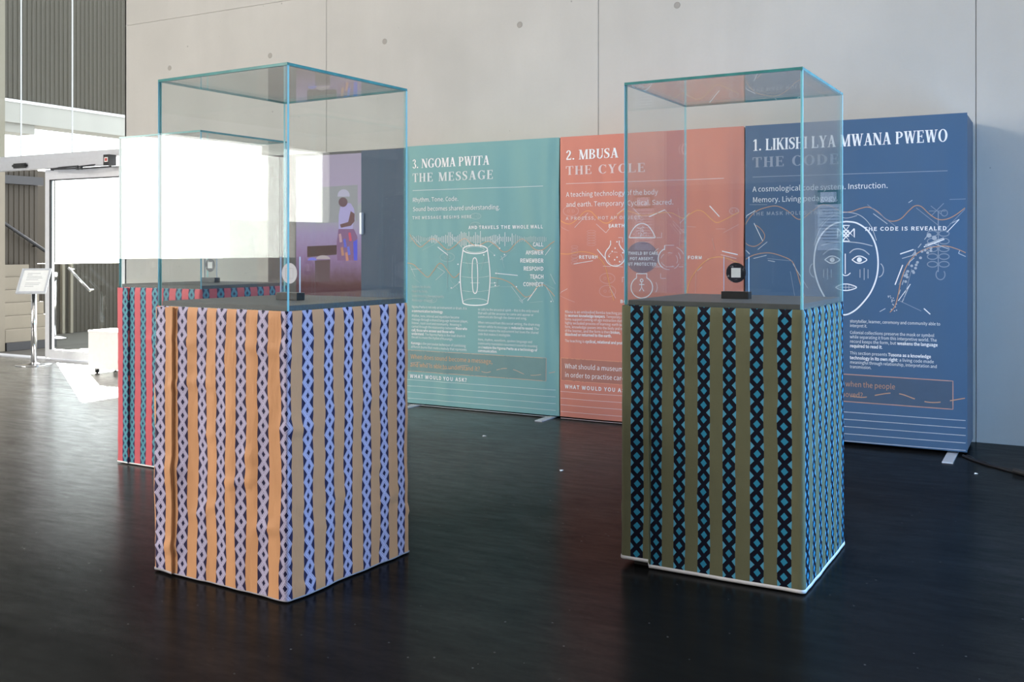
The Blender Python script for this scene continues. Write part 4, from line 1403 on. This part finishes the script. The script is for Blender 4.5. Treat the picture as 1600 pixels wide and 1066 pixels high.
cr_ = thing('storage_crate', 'low white storage crate on casters at the end of the concrete wall', 'crate', (-7.87, -.172, 0))
W_, D_, zb, zt = .31, .148, .05, .435
box('bottom', -W_, W_, -D_, D_, zb, zb + .02, 'white', cr_)
for nm, q in (('front_panel', (-W_, W_, -D_, -D_ + .018)), ('back_panel', (-W_, W_, D_ - .018, D_)), ('side_panel', (-W_, -W_ + .018, -D_ + .018, D_ - .018)), ('side_panel', (W_ - .018, W_, -D_ + .018, D_ - .018))):
    box(nm, *q, zb + .02, zt - .022, 'white', cr_, .002)
box('lid', -W_ - .004, W_ - .2, -D_ - .004, D_ + .004, zt - .022, zt, 'white', cr_, .003)
box('lid_front', W_ - .2, W_ + .004, -D_ - .004, -D_ + .06, zt - .022, zt, 'white', cr_, .003)
for sx in (-1, 1):
    for sy in (-1, 1):
        x, y = sx * (W_ - .09), sy * (D_ - .035)
        c = rod('caster', (x - .012, y, .022), (x + .012, y, .022), .022, 'rubber', cr_)
        box('bracket', x - .018, x + .018, y - .014, y + .014, .03, .05, 'steel', c)

ip = thing('wall_notice', 'white notice with green heading on the concrete wall right of the blue banner', 'notice', (.385, -.004, 1.46))
box('sheet', -.08, .08, 0, .003, -.21, .21, 'paper', ip)
MAT['green'] = plain('green print', (.03, .16, .09), .6)
box('heading_band', -.08, .08, -.001, 0, .11, .21, 'green', ip)
box('heading_label', -.05, .06, -.002, -.001, .125, .195, 'paper', ip)
for k in range(12):
    box('printed_line', -.065, .065 - .02 * (k % 3), -.001, 0, .08 - k * .022, .086 - k * .022, 'ink', ip)

# cable on the floor by the blue banner
def tube(name, pts, r, mat, parent=None, seg=8):
    vs, fs = [], []
    P = [Vector(p) for p in pts]
    for i, p in enumerate(P):
        d = (P[min(i + 1, len(P) - 1)] - P[max(i - 1, 0)]).normalized()
        s1 = d.cross(Vector((0, 0, 1))).normalized()
        u1 = s1.cross(d)
        for k in range(seg):
            a = 2 * math.pi * k / seg
            vs.append(tuple(p + s1 * r * math.cos(a) + u1 * r * math.sin(a)))
    for i in range(len(P) - 1):
        for k in range(seg):
            fs.append((i * seg + k, i * seg + (k + 1) % seg, (i + 1) * seg + (k + 1) % seg, (i + 1) * seg + k))
    return obj(name, vs, fs, mat, parent, smooth=True)
cb = thing('power_cable', 'black power cable with connector on the floor beside the blue banner', 'cable', (.1, -.7, 0))
pts = [(-.12, .16), (-.06, .05), (.02, -.05), (.12, -.15), (.2, -.22), (.26, -.28), (.36, -.4), (.6, -.6), (1.0, -.8)]
fine = []
for i in range(len(pts) - 1):
    for k in range(5):
        a, b = pts[i], pts[i + 1]
        fine.append((a[0] + (b[0] - a[0]) * k / 5, a[1] + (b[1] - a[1]) * k / 5, .0075))
tube('cord', fine, .007, 'black', cb)
tube('cord', [(x + .02 + .008 * math.sin(i), y + .012, .0075) for i, (x, y, z) in enumerate(fine)], .006, 'black', cb)
bm = bmesh.new()
bm_rod(bm, (.17, -.19, .016), (.25, -.27, .016), .016, 12)
bm_rod(bm, (.24, -.26, .016), (.27, -.29, .016), .011, 12, .008)
from_bm('connector', bm, 'rubber', cb)
def scrap(label, x, y, s, rz):
    vs = [(-s, -s * .5, .001), (s, -s * .4, .004), (s * .8, s * .5, .001), (-s * .7, s * .6, .006), (0, 0, .007)]
    o = obj('paper_scrap', vs, [(0, 1, 4), (1, 2, 4), (2, 3, 4), (3, 0, 4)], 'paper')
    o.location = (x, y, 0)
    o.rotation_euler = (0, 0, rz)
    md = o.modifiers.new('thickness', 'SOLIDIFY')
    md.thickness = .001
    tag(o, label, 'paper scrap', 'paper scraps on the floor')
scrap('tiny white paper scrap on the dark floor before the teal banner', -2.892, -1.362, .014, .5)
scrap('tiny white paper scrap on the dark floor before the orange banner', -1.981, -2.055, .012, 1.2)
scrap('tiny white paper scrap on the floor beside the black cable', .082, -1.013, .010, .2)
